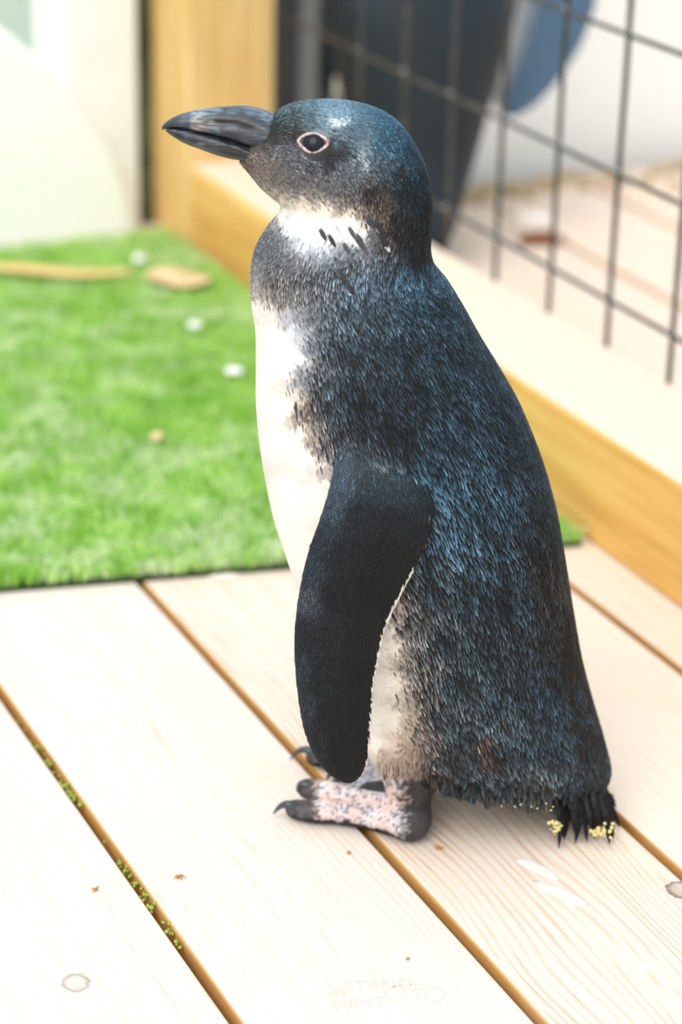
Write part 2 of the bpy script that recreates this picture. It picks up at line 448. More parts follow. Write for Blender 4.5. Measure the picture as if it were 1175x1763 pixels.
# (ventral px, dorsal px, half width m), tail end first; both edges measured on the bird's own mid plane
SEC = [
 ((706, 1300), (1036, 1350), .028), ((672, 1282), (1050, 1322), .045), ((632, 1245), (1041, 1276), .057),
 ((596, 1190), (1020, 1205), .066), ((562, 1120), (1001, 1130), .072), ((530, 1050), (986, 1045), .076),
 ((507, 985), (974, 970), .078), ((488, 930), (961, 895), .079), ((470, 875), (946, 835), .079),
 ((456, 810), (926, 775), .078), ((446, 745), (897, 706), .076), ((441, 680), (866, 650), .072),
 ((441, 620), (832, 594), .067), ((440, 565), (802, 540), .061), ((433, 515), (774, 494), .055),
 ((431, 472), (750, 462), .049), ((439, 430), (742, 432), .043), ((457, 398), (743, 400), .038),
 ((476, 374), (745, 362), .0355), ((484, 354), (742, 320), .034), ((478, 343), (730, 280), .0335),
 ((466, 334), (707, 238), .033), ((455, 325), (680, 207), .032), ((445, 315), (645, 188), .031),
 ((436, 304), (602, 178), .029), ((428, 294), (560, 177), .0258), ((420, 285), (520, 182), .0215),
 ((414, 277), (488, 191), .0160), ((412, 268), (470, 204), .0110)]
def loft_body(scale_n=190, nt=112, taper=None):
    rows = []
    for k_, (V, D, w) in enumerate(SEC):
        if taper: w = w * np.interp(k_, [0, taper], [.50, 1.27])
        a = on_y(*V, Y0); b = on_y(*D, Y0)
        rows.append([*a, *b, w])
    R = catmull(np.array(rows), scale_n)
    th = np.linspace(0, 2 * math.pi, nt, endpoint=False)
    A = R[:, None, 0:3]; B = R[:, None, 3:6]; w = R[:, None, 6]
    c = np.cos(th)[None, :, None]; s = np.sin(th)[None, :]
    Pm = (A + B) / 2 - (B - A) / 2 * c
    Pm = Pm.copy()
    # body a touch fuller towards the belly
    ys = np.sign(s) * np.abs(s) ** .88 * w
    Pm[..., 1] = Y0 - ys            # theta in (0, pi) is the near side
    return Pm
def grid_faces(ns, nt):
    i = np.arange(ns - 1)[:, None]; k = np.arange(nt)[None, :]
    k2 = (k + 1) % nt
    return np.stack([i * nt + k, i * nt + k2, (i + 1) * nt + k2, (i + 1) * nt + k], -1).reshape(-1, 4)
FLIP = [ # (front px, back px, mid-plane Y offset, half thickness)
 ((616, 716), (676, 742), -.050, .008), ((592, 752), (706, 790), -.0625, .0105), ((577, 800), (728, 830), -.0722, .0100),
 ((565, 850), (740, 880), -.0785, .0085), ((549, 900), (738, 928), -.083, .0072), ((531, 950), (722, 965), -.0855, .0062),
 ((517, 1010), (697, 1015), -.087, .0055), ((508, 1078), (668, 1075), -.087, .0050), ((508, 1145), (651, 1145), -.086, .0046),
 ((514, 1205), (643, 1208), -.085, .0043), ((524, 1258), (639, 1262), -.083, .0040), ((541, 1300), (635, 1303), -.0815, .0037),
 ((562, 1328), (626, 1330), -.0805, .0032), ((586, 1344), (612, 1345), -.080, .0022)]
def loft_flipper(spec, ns=90, nt=40):
    rows = [[*on_y(*a, Y0 + yo), *on_y(*b, Y0 + yo), t] for a, b, yo, t in spec]
    R = catmull(np.array(rows), ns)
    th = np.linspace(0, 2 * math.pi, nt, endpoint=False)
    A = R[:, None, 0:3]; B = R[:, None, 3:6]; w = R[:, None, 6]
    c = np.cos(th)[None, :, None]; s = np.sin(th)[None, :]
    cc = np.sign(c) * np.abs(c) ** .9
    Pm = ((A + B) / 2 - (B - A) / 2 * cc).copy()
    th_ = w * s * (1.0 + .35 * c[..., 0])          # thicker leading edge
    Pm[..., 1] -= th_
    return Pm
def mirror(Pm):
    Q = Pm.copy(); Q[..., 1] = 2 * Y0 - Q[..., 1]; return Q
def capsule(pts, rads, seg=14, sub=8):
    P = catmull([[*p, r] for p, r in zip(pts, rads)], sub * len(pts))
    C_, r_ = P[:, :3], P[:, 3]
    t0 = C_[1] - C_[0]; t0 /= np.linalg.norm(t0); t1 = C_[-1] - C_[-2]; t1 /= np.linalg.norm(t1)
    pp = []; rr = []
    for a in (80, 60, 40, 20): pp.append(C_[0] - t0 * r_[0] * math.sin(math.radians(a))); rr.append(r_[0] * math.cos(math.radians(a)))
    pp += list(C_); rr += list(r_)
    for a in (20, 40, 60, 80): pp.append(C_[-1] + t1 * r_[-1] * math.sin(math.radians(a))); rr.append(r_[-1] * math.cos(math.radians(a)))
    return tube_mesh(pp, rr, seg)

# feet: every point is (u, v, z above deck) measured on the photograph
def gz(u, v, z): return on_z(u, v, z)
NEAR_FOOT = dict(
    leg=[(np.array([*on_y(700, 1285, Y0 - .030)]), .024), (on_y(704, 1340, Y0 - .027), .0155), (on_y(704, 1385, Y0 - .026), .0138), (gz(706, 1410, .0135), .0135)],
    toes=[[(gz(700, 1410, .0125), .0125), (gz(640, 1404, .0092), .0088), (gz(580, 1398, .0080), .0074), (gz(540, 1397, .0078), .0070), (gz(508, 1393, .0072), .0060)],
          [(gz(700, 1400, .0135), .0125), (gz(645, 1388, .0120), .0090), (gz(590, 1372, .0120), .0078), (gz(556, 1364, .012), .0075), (gz(530, 1358, .0105), .0065)],
          [(gz(700, 1394, .0125), .0115), (gz(665, 1374, .010), .0080), (gz(625, 1354, .008), .0065), (gz(600, 1344, .0075), .0055)]],
    claws=[[gz(512, 1391, .0095), gz(496, 1385, .0120), gz(482, 1389, .0090), gz(471, 1401, .0030)],
           [gz(534, 1354, .0140), gz(520, 1350, .0150), gz(515, 1360, .0110), gz(522, 1371, .0045)],
           [gz(602, 1342, .0095), gz(588, 1338, .0100), gz(578, 1344, .0060), gz(572, 1352, .0020)]],
    web=[gz(700, 1402, .0085), gz(572, 1402, .0045), gz(592, 1376, .0060), gz(640, 1358, .0040), gz(690, 1380, .0085)])
FAR_FOOT = dict(
    leg=[(on_y(712, 1230, Y0 + .030), .024), (on_y(712, 1290, Y0 + .027), .0155), (on_y(708, 1325, Y0 + .026), .0138), (gz(706, 1352, .0135), .0135)],
    toes=[[(gz(702, 1352, .0125), .0125), (gz(650, 1346, .0095), .0090), (gz(612, 1338, .0080), .0075), (gz(588, 1332, .0072), .0060)],
          [(gz(702, 1344, .0135), .0125), (gz(655, 1325, .0130), .0095), (gz(610, 1308, .0115), .0080), (gz(575, 1305, .009), .0070), (gz(543, 1303, .0075), .0062)],
          [(gz(700, 1336, .0125), .0115), (gz(675, 1312, .010), .0085), (gz(645, 1293, .008), .0065), (gz(625, 1285, .0075), .0055)]],
    claws=[[gz(590, 1328, .0095), gz(578, 1326, .0110), gz(569, 1332, .0075), gz(562, 1343, .0025)],
           [gz(545, 1299, .0095), gz(528, 1291, .0120), gz(512, 1294, .0090), gz(500, 1308, .0030)],
           [gz(626, 1283, .0090), gz(612, 1279, .0100), gz(603, 1284, .0060), gz(598, 1291, .0020)]],
    web=[gz(700, 1345, .0095), gz(600, 1338, .0045), gz(600, 1308, .0070), gz(648, 1293, .0045), gz(690, 1320, .0095)])

def body_mesh(flippers, voxel, feet=(NEAR_FOOT, FAR_FOOT), smooth_it=3, taper=None):
    V = []; Fs = []
    def add(v, f):
        o_ = len(V); V.extend([tuple(map(float, q)) for q in v]); Fs.extend([tuple(int(i) + o_ for i in q) for q in f])
    B = loft_body(taper=taper)
    ns, nt = B.shape[:2]
    f = [tuple(q) for q in grid_faces(ns, nt)]
    f.append(tuple(range(nt - 1, -1, -1))); f.append(tuple((ns - 1) * nt + k for k in range(nt)))
    add(B.reshape(-1, 3), f)
    for Fl in flippers:
        ns, nt = Fl.shape[:2]
        f = [tuple(q) for q in grid_faces(ns, nt)]
        f.append(tuple(range(nt - 1, -1, -1))); f.append(tuple((ns - 1) * nt + k for k in range(nt)))
        add(Fl.reshape(-1, 3), f)
    for ft in feet:
        add(*capsule([p for p, r in ft['leg']], [r for p, r in ft['leg']]))
        for t in ft['toes']: add(*capsule([p for p, r in t], [r for p, r in t]))
        w = ft['web']; n_ = len(w)
        top = [p + np.array([0, 0, .002]) for p in w]; bot = [np.array([p[0], p[1], max(.0004, p[2] - .003)]) for p in w]
        add(top + bot, [tuple(range(n_)), tuple(range(2 * n_ - 1, n_ - 1, -1))] + [(k, k + n_, (k + 1) % n_ + n_, (k + 1) % n_) for k in range(n_)])
    me = mesh_from(V, Fs)
    bm = bmesh.new(); bm.from_mesh(me)
    # make every closed shell face outwards before the union
    bmesh.ops.recalc_face_normals(bm, faces=bm.faces[:]); bm.to_mesh(me); bm.free()
    ob = bpy.data.objects.new('temporary', me); COL.objects.link(ob)
    r = ob.modifiers.new('r', 'REMESH'); r.mode = 'VOXEL'; r.voxel_size = voxel; r.adaptivity = 0
    s_ = ob.modifiers.new('s', 'SMOOTH'); s_.factor = .5; s_.iterations = smooth_it
    dg = bpy.context.evaluated_depsgraph_get(); dg.update()
    res = bpy.data.meshes.new_from_object(ob.evaluated_get(dg))
    bpy.data.objects.remove(ob)
    return res

# coat colours as the photograph shows them, sRGB, by place on the bird's side (u, v)
W_ = (246, 243, 236); D_ = (22, 34, 43); DB_ = (34, 56, 72)
CT = [
 # crown and face
 (462,196,70,90,105),(480,185,95,125,145),(520,174,105,135,155),(570,176,100,132,152),(620,182,75,108,128),(665,205,45,80,100),
 (705,255,28,55,70),(730,310,18,36,46),(738,360,12,24,30),(742,410,12,20,26),(690,230,38,70,90),(660,250,45,80,98),(640,220,70,105,125),
 (700,330,22,32,38),(690,380,28,30,32),(720,440,16,26,34),(680,300,34,48,56),(655,290,60,75,85),
 (480,215,45,55,55),(500,205,50,62,60),(530,200,60,80,85),(560,205,85,110,125),(572,211,200,208,214),(584,214,225,232,238),(596,213,215,222,230),(562,214,90,110,122),(584,224,70,90,104),(600,224,75,98,114),(584,203,95,125,145),(598,203,90,122,142),(610,212,90,120,138),(610,232,80,104,120),
 (480,232,52,50,50),(500,232,40,38,40),(495,250,70,74,80),(515,270,72,76,82),(540,282,62,66,72),(565,272,30,32,36),(585,262,36,40,46),
 (600,278,80,92,102),(620,262,110,130,145),(626,270,185,198,208),(630,283,205,215,222),(632,296,170,178,186),(644,285,50,70,84),(618,285,84,94,104),(642,305,60,64,72),(610,305,78,84,92),(645,325,48,42,40),(632,345,38,32,30),
 (600,335,72,74,78),(570,330,95,96,100),(540,325,105,105,108),(510,315,98,98,102),(480,300,105,102,102),(455,290,112,105,100),(430,282,105,92,86),
 (412,273,84,74,68),(470,318,112,108,106),(445,303,140,128,120),(500,330,125,122,120),(540,340,150,145,138),(580,350,150,142,132),
 (462,330,200,190,178),(490,343,215,206,190),(520,352,232,222,205),(560,358,236,226,210),(600,366,222,210,194),(635,375,170,155,140),(620,355,120,108,98),
 (655,358,58,48,42),(665,395,52,46,42),(700,410,26,28,30),
 # throat and neck
 (482,368,*W_),(520,375,*W_),(560,380,*W_),(600,388,*W_),(630,395,225,222,220),(500,395,225,228,235),(540,400,*W_),(580,405,235,236,240),(615,412,225,226,230),
 (640,412,150,148,150),(655,425,62,60,64),(640,435,110,115,122),(520,425,200,206,216),(560,430,205,210,220),(590,432,150,156,166),(615,440,96,102,112),
 (660,450,58,66,74),(580,450,90,100,110),(545,448,140,148,158),(470,385,170,172,176),(478,400,120,124,130),
 (458,405,96,100,106),(445,430,104,108,114),(436,465,130,134,138),(434,490,190,190,186),(470,430,92,96,102),(498,425,140,146,156),(500,455,96,100,106),
 (470,465,84,84,86),(445,490,130,128,124),(455,512,175,170,160),(480,490,82,80,80),(520,480,74,74,78),(560,475,64,70,76),(600,470,55,66,76),(490,515,110,106,102),
 (520,510,84,84,88),(550,515,70,74,82),(438,530,240,238,230),(465,545,225,222,214),(490,545,185,186,190),(515,540,140,142,150),(540,545,100,106,114),(570,545,62,72,82),
 (600,540,42,56,66),(440,580,*W_),(475,580,*W_),(500,580,228,230,236),(520,580,186,192,202),(542,585,100,108,118),(565,590,52,62,72),(590,600,34,46,56),
 (445,640,*W_),(490,630,*W_),(510,620,225,226,230),(522,640,160,162,168),(535,650,88,92,98),(555,660,44,52,60),(580,660,30,42,50),
 (445,700,*W_),(490,700,*W_),(508,690,225,218,208),(520,700,150,138,126),(532,715,100,92,86),(550,700,50,54,60),(570,710,40,50,58),
 (455,760,*W_),(500,760,*W_),(520,745,232,224,214),(535,750,175,164,152),(548,760,120,110,104),(565,770,84,82,86),(575,750,46,52,60),
 (530,790,*W_),(552,800,225,216,210),(560,812,180,170,168),(550,840,*W_),(560,870,*W_),(500,850,*W_),(520,950,*W_),(480,900,*W_),(560,960,*W_),
 (590,900,225,220,214),(620,900,70,76,82),(610,960,*W_),(650,960,90,90,90),(560,1050,*W_),(600,1150,*W_),(640,1000,*W_),(660,1010,150,140,130),(690,985,40,46,52),
 (600,800,26,36,44),(640,860,22,32,40),(620,1050,*W_),(655,1050,*W_),
 # flank edge below the flipper
 (672,1040,200,190,180),(684,1020,96,90,84),(700,1010,38,42,46),(668,1080,242,236,226),(684,1072,170,160,150),(694,1085,110,102,98),(706,1075,50,52,54),
 (660,1120,*W_),(680,1115,236,228,216),(694,1130,176,164,154),(706,1140,96,90,86),(722,1130,42,46,50),(655,1180,*W_),(684,1180,238,230,218),(698,1190,190,178,164),
 (712,1190,110,102,96),(728,1185,48,50,54),(650,1240,*W_),(680,1240,240,234,222),(700,1240,200,186,170),(716,1245,150,136,124),(732,1245,74,72,72),(746,1235,34,42,48),
 (650,1280,246,240,228),(675,1285,228,214,198),(700,1280,188,168,152),(720,1290,150,132,120),(738,1290,80,74,72),(750,1300,34,40,46),(660,1308,200,180,162),(690,1315,160,140,126),
 (715,1325,120,104,94),(735,1335,60,54,52),(680,1335,96,80,72),(600,1240,*W_),(560,1150,*W_),(640,1310,215,200,182),
 # back and flank
 (600,500,60,76,90),(650,470,46,64,78),(700,480,44,70,88),(740,480,40,66,82),(640,520,44,60,72),(700,540,30,48,60),(760,540,28,48,60),(640,600,30,44,54),(700,600,28,42,52),(800,600,22,38,48),
 (600,680,26,38,46),(660,680,20,30,38),(740,680,20,34,42),(820,680,26,44,56),(860,720,22,38,48),(620,730,22,30,38),(680,740,18,28,36),(760,760,28,48,60),(840,780,32,54,68),(900,780,22,38,48),
 (740,820,34,58,72),(800,860,40,66,82),(870,860,32,54,68),(930,860,20,34,42),(780,920,42,68,84),(850,950,32,52,64),(930,950,20,32,40),(720,960,36,54,66),(740,1020,32,46,56),
 (800,1020,30,46,56),(880,1040,26,40,50),(960,1000,30,34,38),(965,960,24,30,36),(760,1100,30,42,50),(840,1120,26,40,48),(920,1120,22,34,42),(985,1120,16,22,28),(780,1180,32,46,54),
 (860,1200,28,44,52),(940,1200,26,44,58),(1000,1200,20,34,46),(790,1260,34,48,56),(822,1262,36,48,56),(832,1250,120,140,160),(835,1266,96,80,76),(836,1284,80,66,62),(838,1300,50,40,40),(848,1258,32,46,54),(848,1282,32,46,54),(822,1266,26,34,40),(822,1290,26,32,36),(840,1235,34,46,54),(826,1238,34,46,54),
 (880,1290,34,50,60),(950,1290,30,48,60),(1020,1280,24,38,48),(800,1320,40,54,62),(860,1340,44,56,64),(920,1350,52,60,64),(980,1340,44,58,68),(1040,1330,26,40,50),
 (800,1360,44,52,58),(860,1375,70,74,74),(930,1380,80,82,80),(980,1380,40,46,50),(1040,1370,14,18,22),(1000,1410,10,10,12)]
CT = np.array(CT, float)
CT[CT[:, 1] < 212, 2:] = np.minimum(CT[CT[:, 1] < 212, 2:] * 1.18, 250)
def s2l(c):
    c = np.asarray(c, float) / 255.0
    return np.where(c <= .04045, c / 12.92, ((c + .055) / 1.055) ** 2.4)
def shepard(pts, cols, u, v, p=4.2):
    out = np.zeros((len(u), 3))
    for i in range(0, len(u), 20000):
        du = u[i:i + 20000, None] - pts[None, :, 0]; dv = v[i:i + 20000, None] - pts[None, :, 1]
        w = 1.0 / (du * du + dv * dv + 16) ** (p / 2)
        out[i:i + 20000] = (w @ cols) / w.sum(1, keepdims=True)
    return out
def side_px(P, jit=0.0):
    Q = np.array(P, float); Q[:, 1] = Y0 - np.abs(Q[:, 1] - Y0)
    u, v = to_px(Q)
    if jit: u = u + rng.normal(0, jit, len(u)); v = v + rng.normal(0, jit, len(v))
    return u, v
ALB = 0.93        # brightest coat albedo
def deepen(c):
    l = c.mean(1, keepdims=True); return c * (1 - .44 * np.clip((.12 - l) / .09, 0, 1))
def body_col(P, jit=0.0):
    u, v = side_px(P, jit)
    return deepen(s2l(shepard(CT[:, :2], CT[:, 2:], u, v))) * ALB
FT = np.array([(600,740,40,66,82),(640,760,56,88,108),(580,780,50,78,96),(680,800,44,66,80),(590,830,56,78,96),(640,830,34,54,66),(700,850,34,50,62),(735,870,26,38,46),  # flipper colours; bluish highlights along top and front edge painted in
 (575,870,50,70,88),(620,880,22,32,40),(680,900,20,28,34),(730,920,20,26,32),(555,920,34,48,60),(600,950,20,28,36),(660,960,16,22,28),(700,970,18,22,26),
 (530,990,40,56,70),(525,1030,60,72,84),(580,1020,18,25,32),(640,1020,14,18,22),(515,1080,26,36,46),(560,1100,22,32,40),(620,1100,16,22,26),(515,1150,34,48,60),
 (560,1160,20,28,34),(620,1160,14,18,22),(520,1220,36,50,62),(570,1230,18,22,28),(620,1230,14,16,20),(540,1290,26,32,40),(590,1290,14,17,20),(610,1335,16,18,22)], float)
def foot_col(P):
    Q = P.copy(); far = Q[:, 1] > Y0 + .003
    z = Q[:, 2]
    u, v = to_px(Q)
    n = vnoise(Q[:, 0] + .3, Q[:, 1] + Q[:, 2], 620, 11); n2 = vnoise(Q[:, 0] + .1, Q[:, 1] + Q[:, 2], 1500, 12); n3 = vnoise(Q[:, 0], Q[:, 1], 160, 13)
    pink = s2l((226, 196, 186)); white = s2l((235, 228, 230)); blue = s2l((70, 100, 130)); black = s2l((26, 27, 30))
    t = np.clip((n3 - .3) * 2.2, 0, 1)[:, None]
    c = pink * (1 - t) + white * t
    xb = np.exp(-((Q[:, 0] - on_z(615, 1380)[0]) / .018) ** 2)
    sp_ = np.clip((n * .6 + n2 * .4 + xb * .13 - .62) * 8, 0, 1)[:, None]
    c = c * (1 - sp_ * .75) + blue * sp_ * .75
    # dark soles, heel and toe ends
    heel = np.clip((Q[:, 0] - on_z(672, 1400)[0]) / .009 + (n - .5) * .9 + (n2 - .5) * .5, 0, 1)
    low = np.clip((.0085 + (n - .5) * .004 + np.clip((on_z(600, 1400)[0] - Q[:, 0]) * .03, 0, .003) - z) / .003, 0, 1)
    tip = np.clip((on_z(556, 1380)[0] - Q[:, 0]) / .006 + (n - .5), 0, 1)
    ym = np.interp(Q[:, 0], [on_z(530, 1358)[0], on_z(700, 1400)[0]], [on_z(530, 1358, .011)[1], on_z(700, 1400, .013)[1]])
    gap_shade = np.where(far, 0, np.clip((Q[:, 1] - ym - .0035) / .002, 0, 1)) * (z < .022)  # shadow gap between the feet, painted black on the near inner toe
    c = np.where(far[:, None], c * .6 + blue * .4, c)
    k = np.clip(np.maximum.reduce([heel * .95, low, tip * .9, gap_shade * .95]), 0, 1)[:, None]
    c = c * (1 - k) + black * k
    return c * ALB

flN = loft_flipper(FLIP); flF = mirror(flN)
bodyL = loft_body(260, 160)
me = body_mesh([flN, flF], .0013)
nv = len(me.vertices); co = np.empty(nv * 3, np.float32); me.vertices.foreach_get('co', co); co = co.reshape(-1, 3).astype(float)
no = np.empty(nv * 3, np.float32); me.vertices.foreach_get('normal', no); no = no.reshape(-1, 3).astype(float)
# eye socket and brow modelled into the head
EYE_PX = (541, 247)
bvh0 = BVHTree.FromPolygons([tuple(c) for c in co], [tuple(p.vertices) for p in me.polygons])
def cast(u, v, tree):
    d = ray(u, v); h = tree.ray_cast(Vector(tuple(CP)), Vector(tuple(d)).normalized()); return h
hit = cast(*EYE_PX, bvh0); E0 = np.array(hit[0])
def bell(P, c, r): return np.exp(-(((P - c) ** 2).sum(1)) / r ** 2)
for side in (0, 1):
    def ms(p): p = np.array(p); return p if side == 0 else np.array([p[0], 2 * Y0 - p[1], p[2]])
    co -= no * (.0022 * bell(co, ms(E0), .0085))[:, None]
    for (u, v, a, r) in ((500, 208, .0016, .010), (545, 205, .0012, .010), (585, 222, .0008, .010), (520, 292, .0010, .012), (580, 300, .0014, .014), (488, 238, -.0014, .006), (640, 335, -.0012, .008)):
        hh = cast(u, v, bvh0)
        if hh[0] is not None: co += no * (a * bell(co, ms(hh[0]), r))[:, None]
me.vertices.foreach_set('co', co.astype(np.float32).ravel()); me.update()
# which surface does every vertex belong to: trunk, flipper or foot
def kd_of(P):
    k = KDTree(len(P))
    for i, q in enumerate(P): k.insert(q, i)
    k.balance(); return k
fl_pts = np.concatenate([flN.reshape(-1, 3), flF.reshape(-1, 3)])
flsec = np.concatenate([np.repeat(np.arange(90), 40)] * 2); flth = np.concatenate([np.tile(np.arange(40), 90)] * 2)
kF = kd_of(fl_pts); kB = kd_of(bodyL.reshape(-1, 3))
def belongs(P):
    out = np.zeros(len(P), int); sec = np.zeros(len(P)); th = np.zeros(len(P))
    cand = (P[:, 2] < .36)
    for i in np.nonzero(cand)[0]:
        q = P[i]
        f = kF.find(q); b = kB.find(q)
        if f[2] < b[2] and f[2] < .004: out[i] = 1
        sec[i] = flsec[f[1]]; th[i] = flth[f[1]]
        if b[2] > .006 and f[2] > .006 and q[2] < .05: out[i] = 2
    return out, sec, th
wh, fsec, fth = belongs(co)
def flip_col(P, sec, th):
    u, v = side_px(P)
    c = s2l(shepard(FT[:, :2], FT[:, 2:], u, v)) * ALB
    gy = c.mean(1, keepdims=True); c = (gy + (c - gy) * .72) * .72
    # pale trailing edge and pale underside
    ta = th / 40 * 2 * math.pi
    white = ((np.abs(ta - math.pi) < .42) & (sec > 34)) | ((ta > math.pi * .99) & (ta < math.pi * 1.7) & (sec > 20))
    k = white.astype(float)[:, None]
    return c * (1 - k) + s2l((236, 228, 220)) * ALB * k
jn = 16.0
def skin_jit(P):
    Q = np.array(P)
    a = vnoise(Q[:, 0], Q[:, 2], 900, 41) + vnoise(Q[:, 0], Q[:, 2], 330, 42) - 1
    b = vnoise(Q[:, 0], Q[:, 2], 900, 43) + vnoise(Q[:, 0], Q[:, 2], 330, 44) - 1
    u, v = side_px(Q)
    return deepen(s2l(shepard(CT[:, :2], CT[:, 2:], u + a * jn, v + b * jn))) * ALB
cols = skin_jit(co)
cb_ = s2l(np.zeros(3) + 255)
mF = wh == 1; mT = wh == 2
# soft join at the shoulder
if mF.any():
    fc = flip_col(co[mF], fsec[mF], fth[mF]); t = np.clip((fsec[mF] - 4) / 8, 0, 1)[:, None]
    cols[mF] = cols[mF] * (1 - t) + fc * t
if mT.any(): cols[mT] = foot_col(co[mT])
lum = cols.mean(1)
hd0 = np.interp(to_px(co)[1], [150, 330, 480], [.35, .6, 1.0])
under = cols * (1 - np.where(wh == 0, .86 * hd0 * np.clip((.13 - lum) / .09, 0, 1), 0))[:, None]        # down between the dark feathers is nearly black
under = np.where((wh == 1)[:, None] & (lum < .25)[:, None], cols * .6, under)
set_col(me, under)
skin = mat('penguin_down', (.5, .5, .5), .6, .35); g = G(skin)
at = g.n('ShaderNodeVertexColor', layer_name='Col')
nf = g.noise(g.coord((1, 1, .22)), 900, 3, .6)
c = g.mix(g.math('MULTIPLY', nf, .16), at.outputs['Color'], (.25, .21, .18), 'MULTIPLY')
g.out(at.outputs['Color']); g.bump(nf, .25, .0006)
BASE = on_z(700, 1400); BASE = np.array([BASE[0], Y0, 0])
peng = empty('penguin', tuple(BASE))
tag(peng, 'young dark-backed penguin with white belly standing in profile on the deck', 'penguin')
def child(name, me_, mt, parent=peng, smooth=True):
    me_.transform(Matrix.Translation(tuple(-BASE)))
    return link(name, me_, mt, parent, smooth)
tree = BVHTree.FromPolygons([tuple(c_) for c_ in co], [tuple(p.vertices) for p in me.polygons])
body_me = me
child('body', me, skin)

# ---- feathers: real little blades laid in staggered rows from tail to beak
def feathers(pos, nrm, tan, L, Wd, base, tip, lift=.10, camber=.35):
    """pos..tip are arrays; each feather has 3 rows x 3 columns minus the point"""
    n = len(pos)
    tan = tan - nrm * (tan * nrm).sum(1, keepdims=True); tan /= np.linalg.norm(tan, axis=1, keepdims=True) + 1e-9
    sd_ = np.cross(nrm, tan)
    L = L[:, None]; Wd = Wd[:, None]; lf = lift if not np.isscalar(lift) else np.full(n, lift); lf = lf[:, None]
    def pt(a, b, c): return pos + tan * L * a + sd_ * Wd * b + nrm * (L * lf * a + Wd * c)
    vs = [pt(-.25, -.35, .0), pt(-.25, .35, .0), pt(.0, 0, .16),
          pt(.35, -.5, -.04), pt(.35, 0, camber * .62), pt(.35, .5, -.04),
          pt(.78, -.36, -.04), pt(.78, 0, camber * .55), pt(.78, .36, -.04), pt(1.0, 0, .04)]
    VV = np.stack(vs, 1).reshape(-1, 3)
    T = np.array([[0, 2, 3], [2, 4, 3], [2, 1, 4], [1, 5, 4], [3, 4, 6], [4, 7, 6], [4, 5, 7], [5, 8, 7], [6, 7, 9], [7, 8, 9]])
    Fc = (np.arange(n)[:, None, None] * 10 + T[None]).reshape(-1, 3)
    C_ = np.stack([base, base, base, base * .7, tip * .45 + base * .3, base * .7, base * .8, tip * 1.25, base * .8, tip * 1.05], 1).reshape(-1, 3)  # grey-blue tips; lit ridge painted lighter, sides and root darker
    return VV, Fc, C_
def spacing(v):
    xs = [150, 330, 400, 480, 560, 700, 850, 1150, 1300, 1400]
    a = np.interp(v, xs, [.0015, .0017, .0021, .0023, .0027, .0032, .0035, .0037, .0040, .0043])
    c = np.interp(v, xs, [.00075, .00085, .0010, .0011, .00125, .00145, .0016, .0016, .0017, .0018])
    return a, c
P_, T_, Lx, Wx, Gv = [], [], [], [], []
ns, nt = bodyL.shape[:2]
seglen = np.linalg.norm(np.diff(bodyL, axis=0), axis=2)            # (ns-1, nt)
meanlen = np.r_[0, np.cumsum(np.maximum(np.percentile(seglen, 80, axis=1), 1e-6))]
thdense = np.linspace(0, 2 * math.pi, nt + 1)
pos_s = .002; row = 0
while pos_s < meanlen[-1] - .0005:
    fi = np.interp(pos_s, meanlen, np.arange(ns)); i0 = min(int(fi), ns - 2); fr_ = fi - i0
    ring = bodyL[i0] * (1 - fr_) + bodyL[i0 + 1] * fr_
    prev = bodyL[max(i0 - 2, 0)]; nxt = bodyL[min(i0 + 2, ns - 1)]
    rt = prev - nxt
    vmid = to_px(ring.mean(0))[1]
    al, ac = spacing(vmid)
    rr = np.vstack([ring, ring[:1]]); cum = np.r_[0, np.cumsum(np.linalg.norm(np.diff(rr, axis=0), axis=1))]
    n = max(6, int(cum[-1] / ac))
    q = (np.arange(n) + (.5 if row % 2 else 0) + rng.normal(0, .16, n)) / n * cum[-1]; q %= cum[-1]
    kk = np.interp(q, cum, np.arange(nt + 1)); k0 = np.minimum(kk.astype(int), nt - 1); fk = (kk - k0)[:, None]
    pp = rr[k0] * (1 - fk) + rr[k0 + 1] * fk
    tt = rt[k0 % nt] * (1 - fk) + rt[(k0 + 1) % nt] * fk
    loc_ratio = seglen[i0][k0 % nt] / max(np.percentile(seglen[i0], 80), 1e-9)
    kp = rng.random(n) < np.clip(loc_ratio * 1.15, .05, 1)
    tn = tt / (np.linalg.norm(tt, axis=1, keepdims=True) + 1e-9)
    pp = pp + tn * rng.normal(0, al * .32, n)[:, None]
    P_.append(pp[kp]); T_.append(tn[kp]); Lx.append(np.full(kp.sum(), al * 1.75)); Wx.append(np.full(kp.sum(), ac * .98))
    gq = vnoise(q / (ac * 2.6) + 3 + .6 * np.sin(pos_s * 160), np.full(n, pos_s / (al * 5.0)), 1.0, 77); Gv.append(gq[kp])
    pos_s += al; row += 1
P_ = np.concatenate(P_); T_ = np.concatenate(T_); Lx = np.concatenate(Lx); Wx = np.concatenate(Wx); Gv = np.concatenate(Gv)
def snap(P, T, far=.004):
    S = np.zeros_like(P); N = np.zeros_like(P); ok = np.zeros(len(P), bool)
    for i, q in enumerate(P):
        h = tree.find_nearest(q)
        if h[0] is not None and h[3] < far:
            S[i] = h[0]; N[i] = h[1]; ok[i] = True
    return S, N, ok
S, N, ok = snap(P_, T_)
# keep feathers off the flippers and out of their roots
for i in np.nonzero(ok & (P_[:, 2] < .33))[0]:
    f = kF.find(S[i])
    if f[2] < .0022 and flsec[f[1]] > 9: ok[i] = False
u_, v_ = to_px(S)
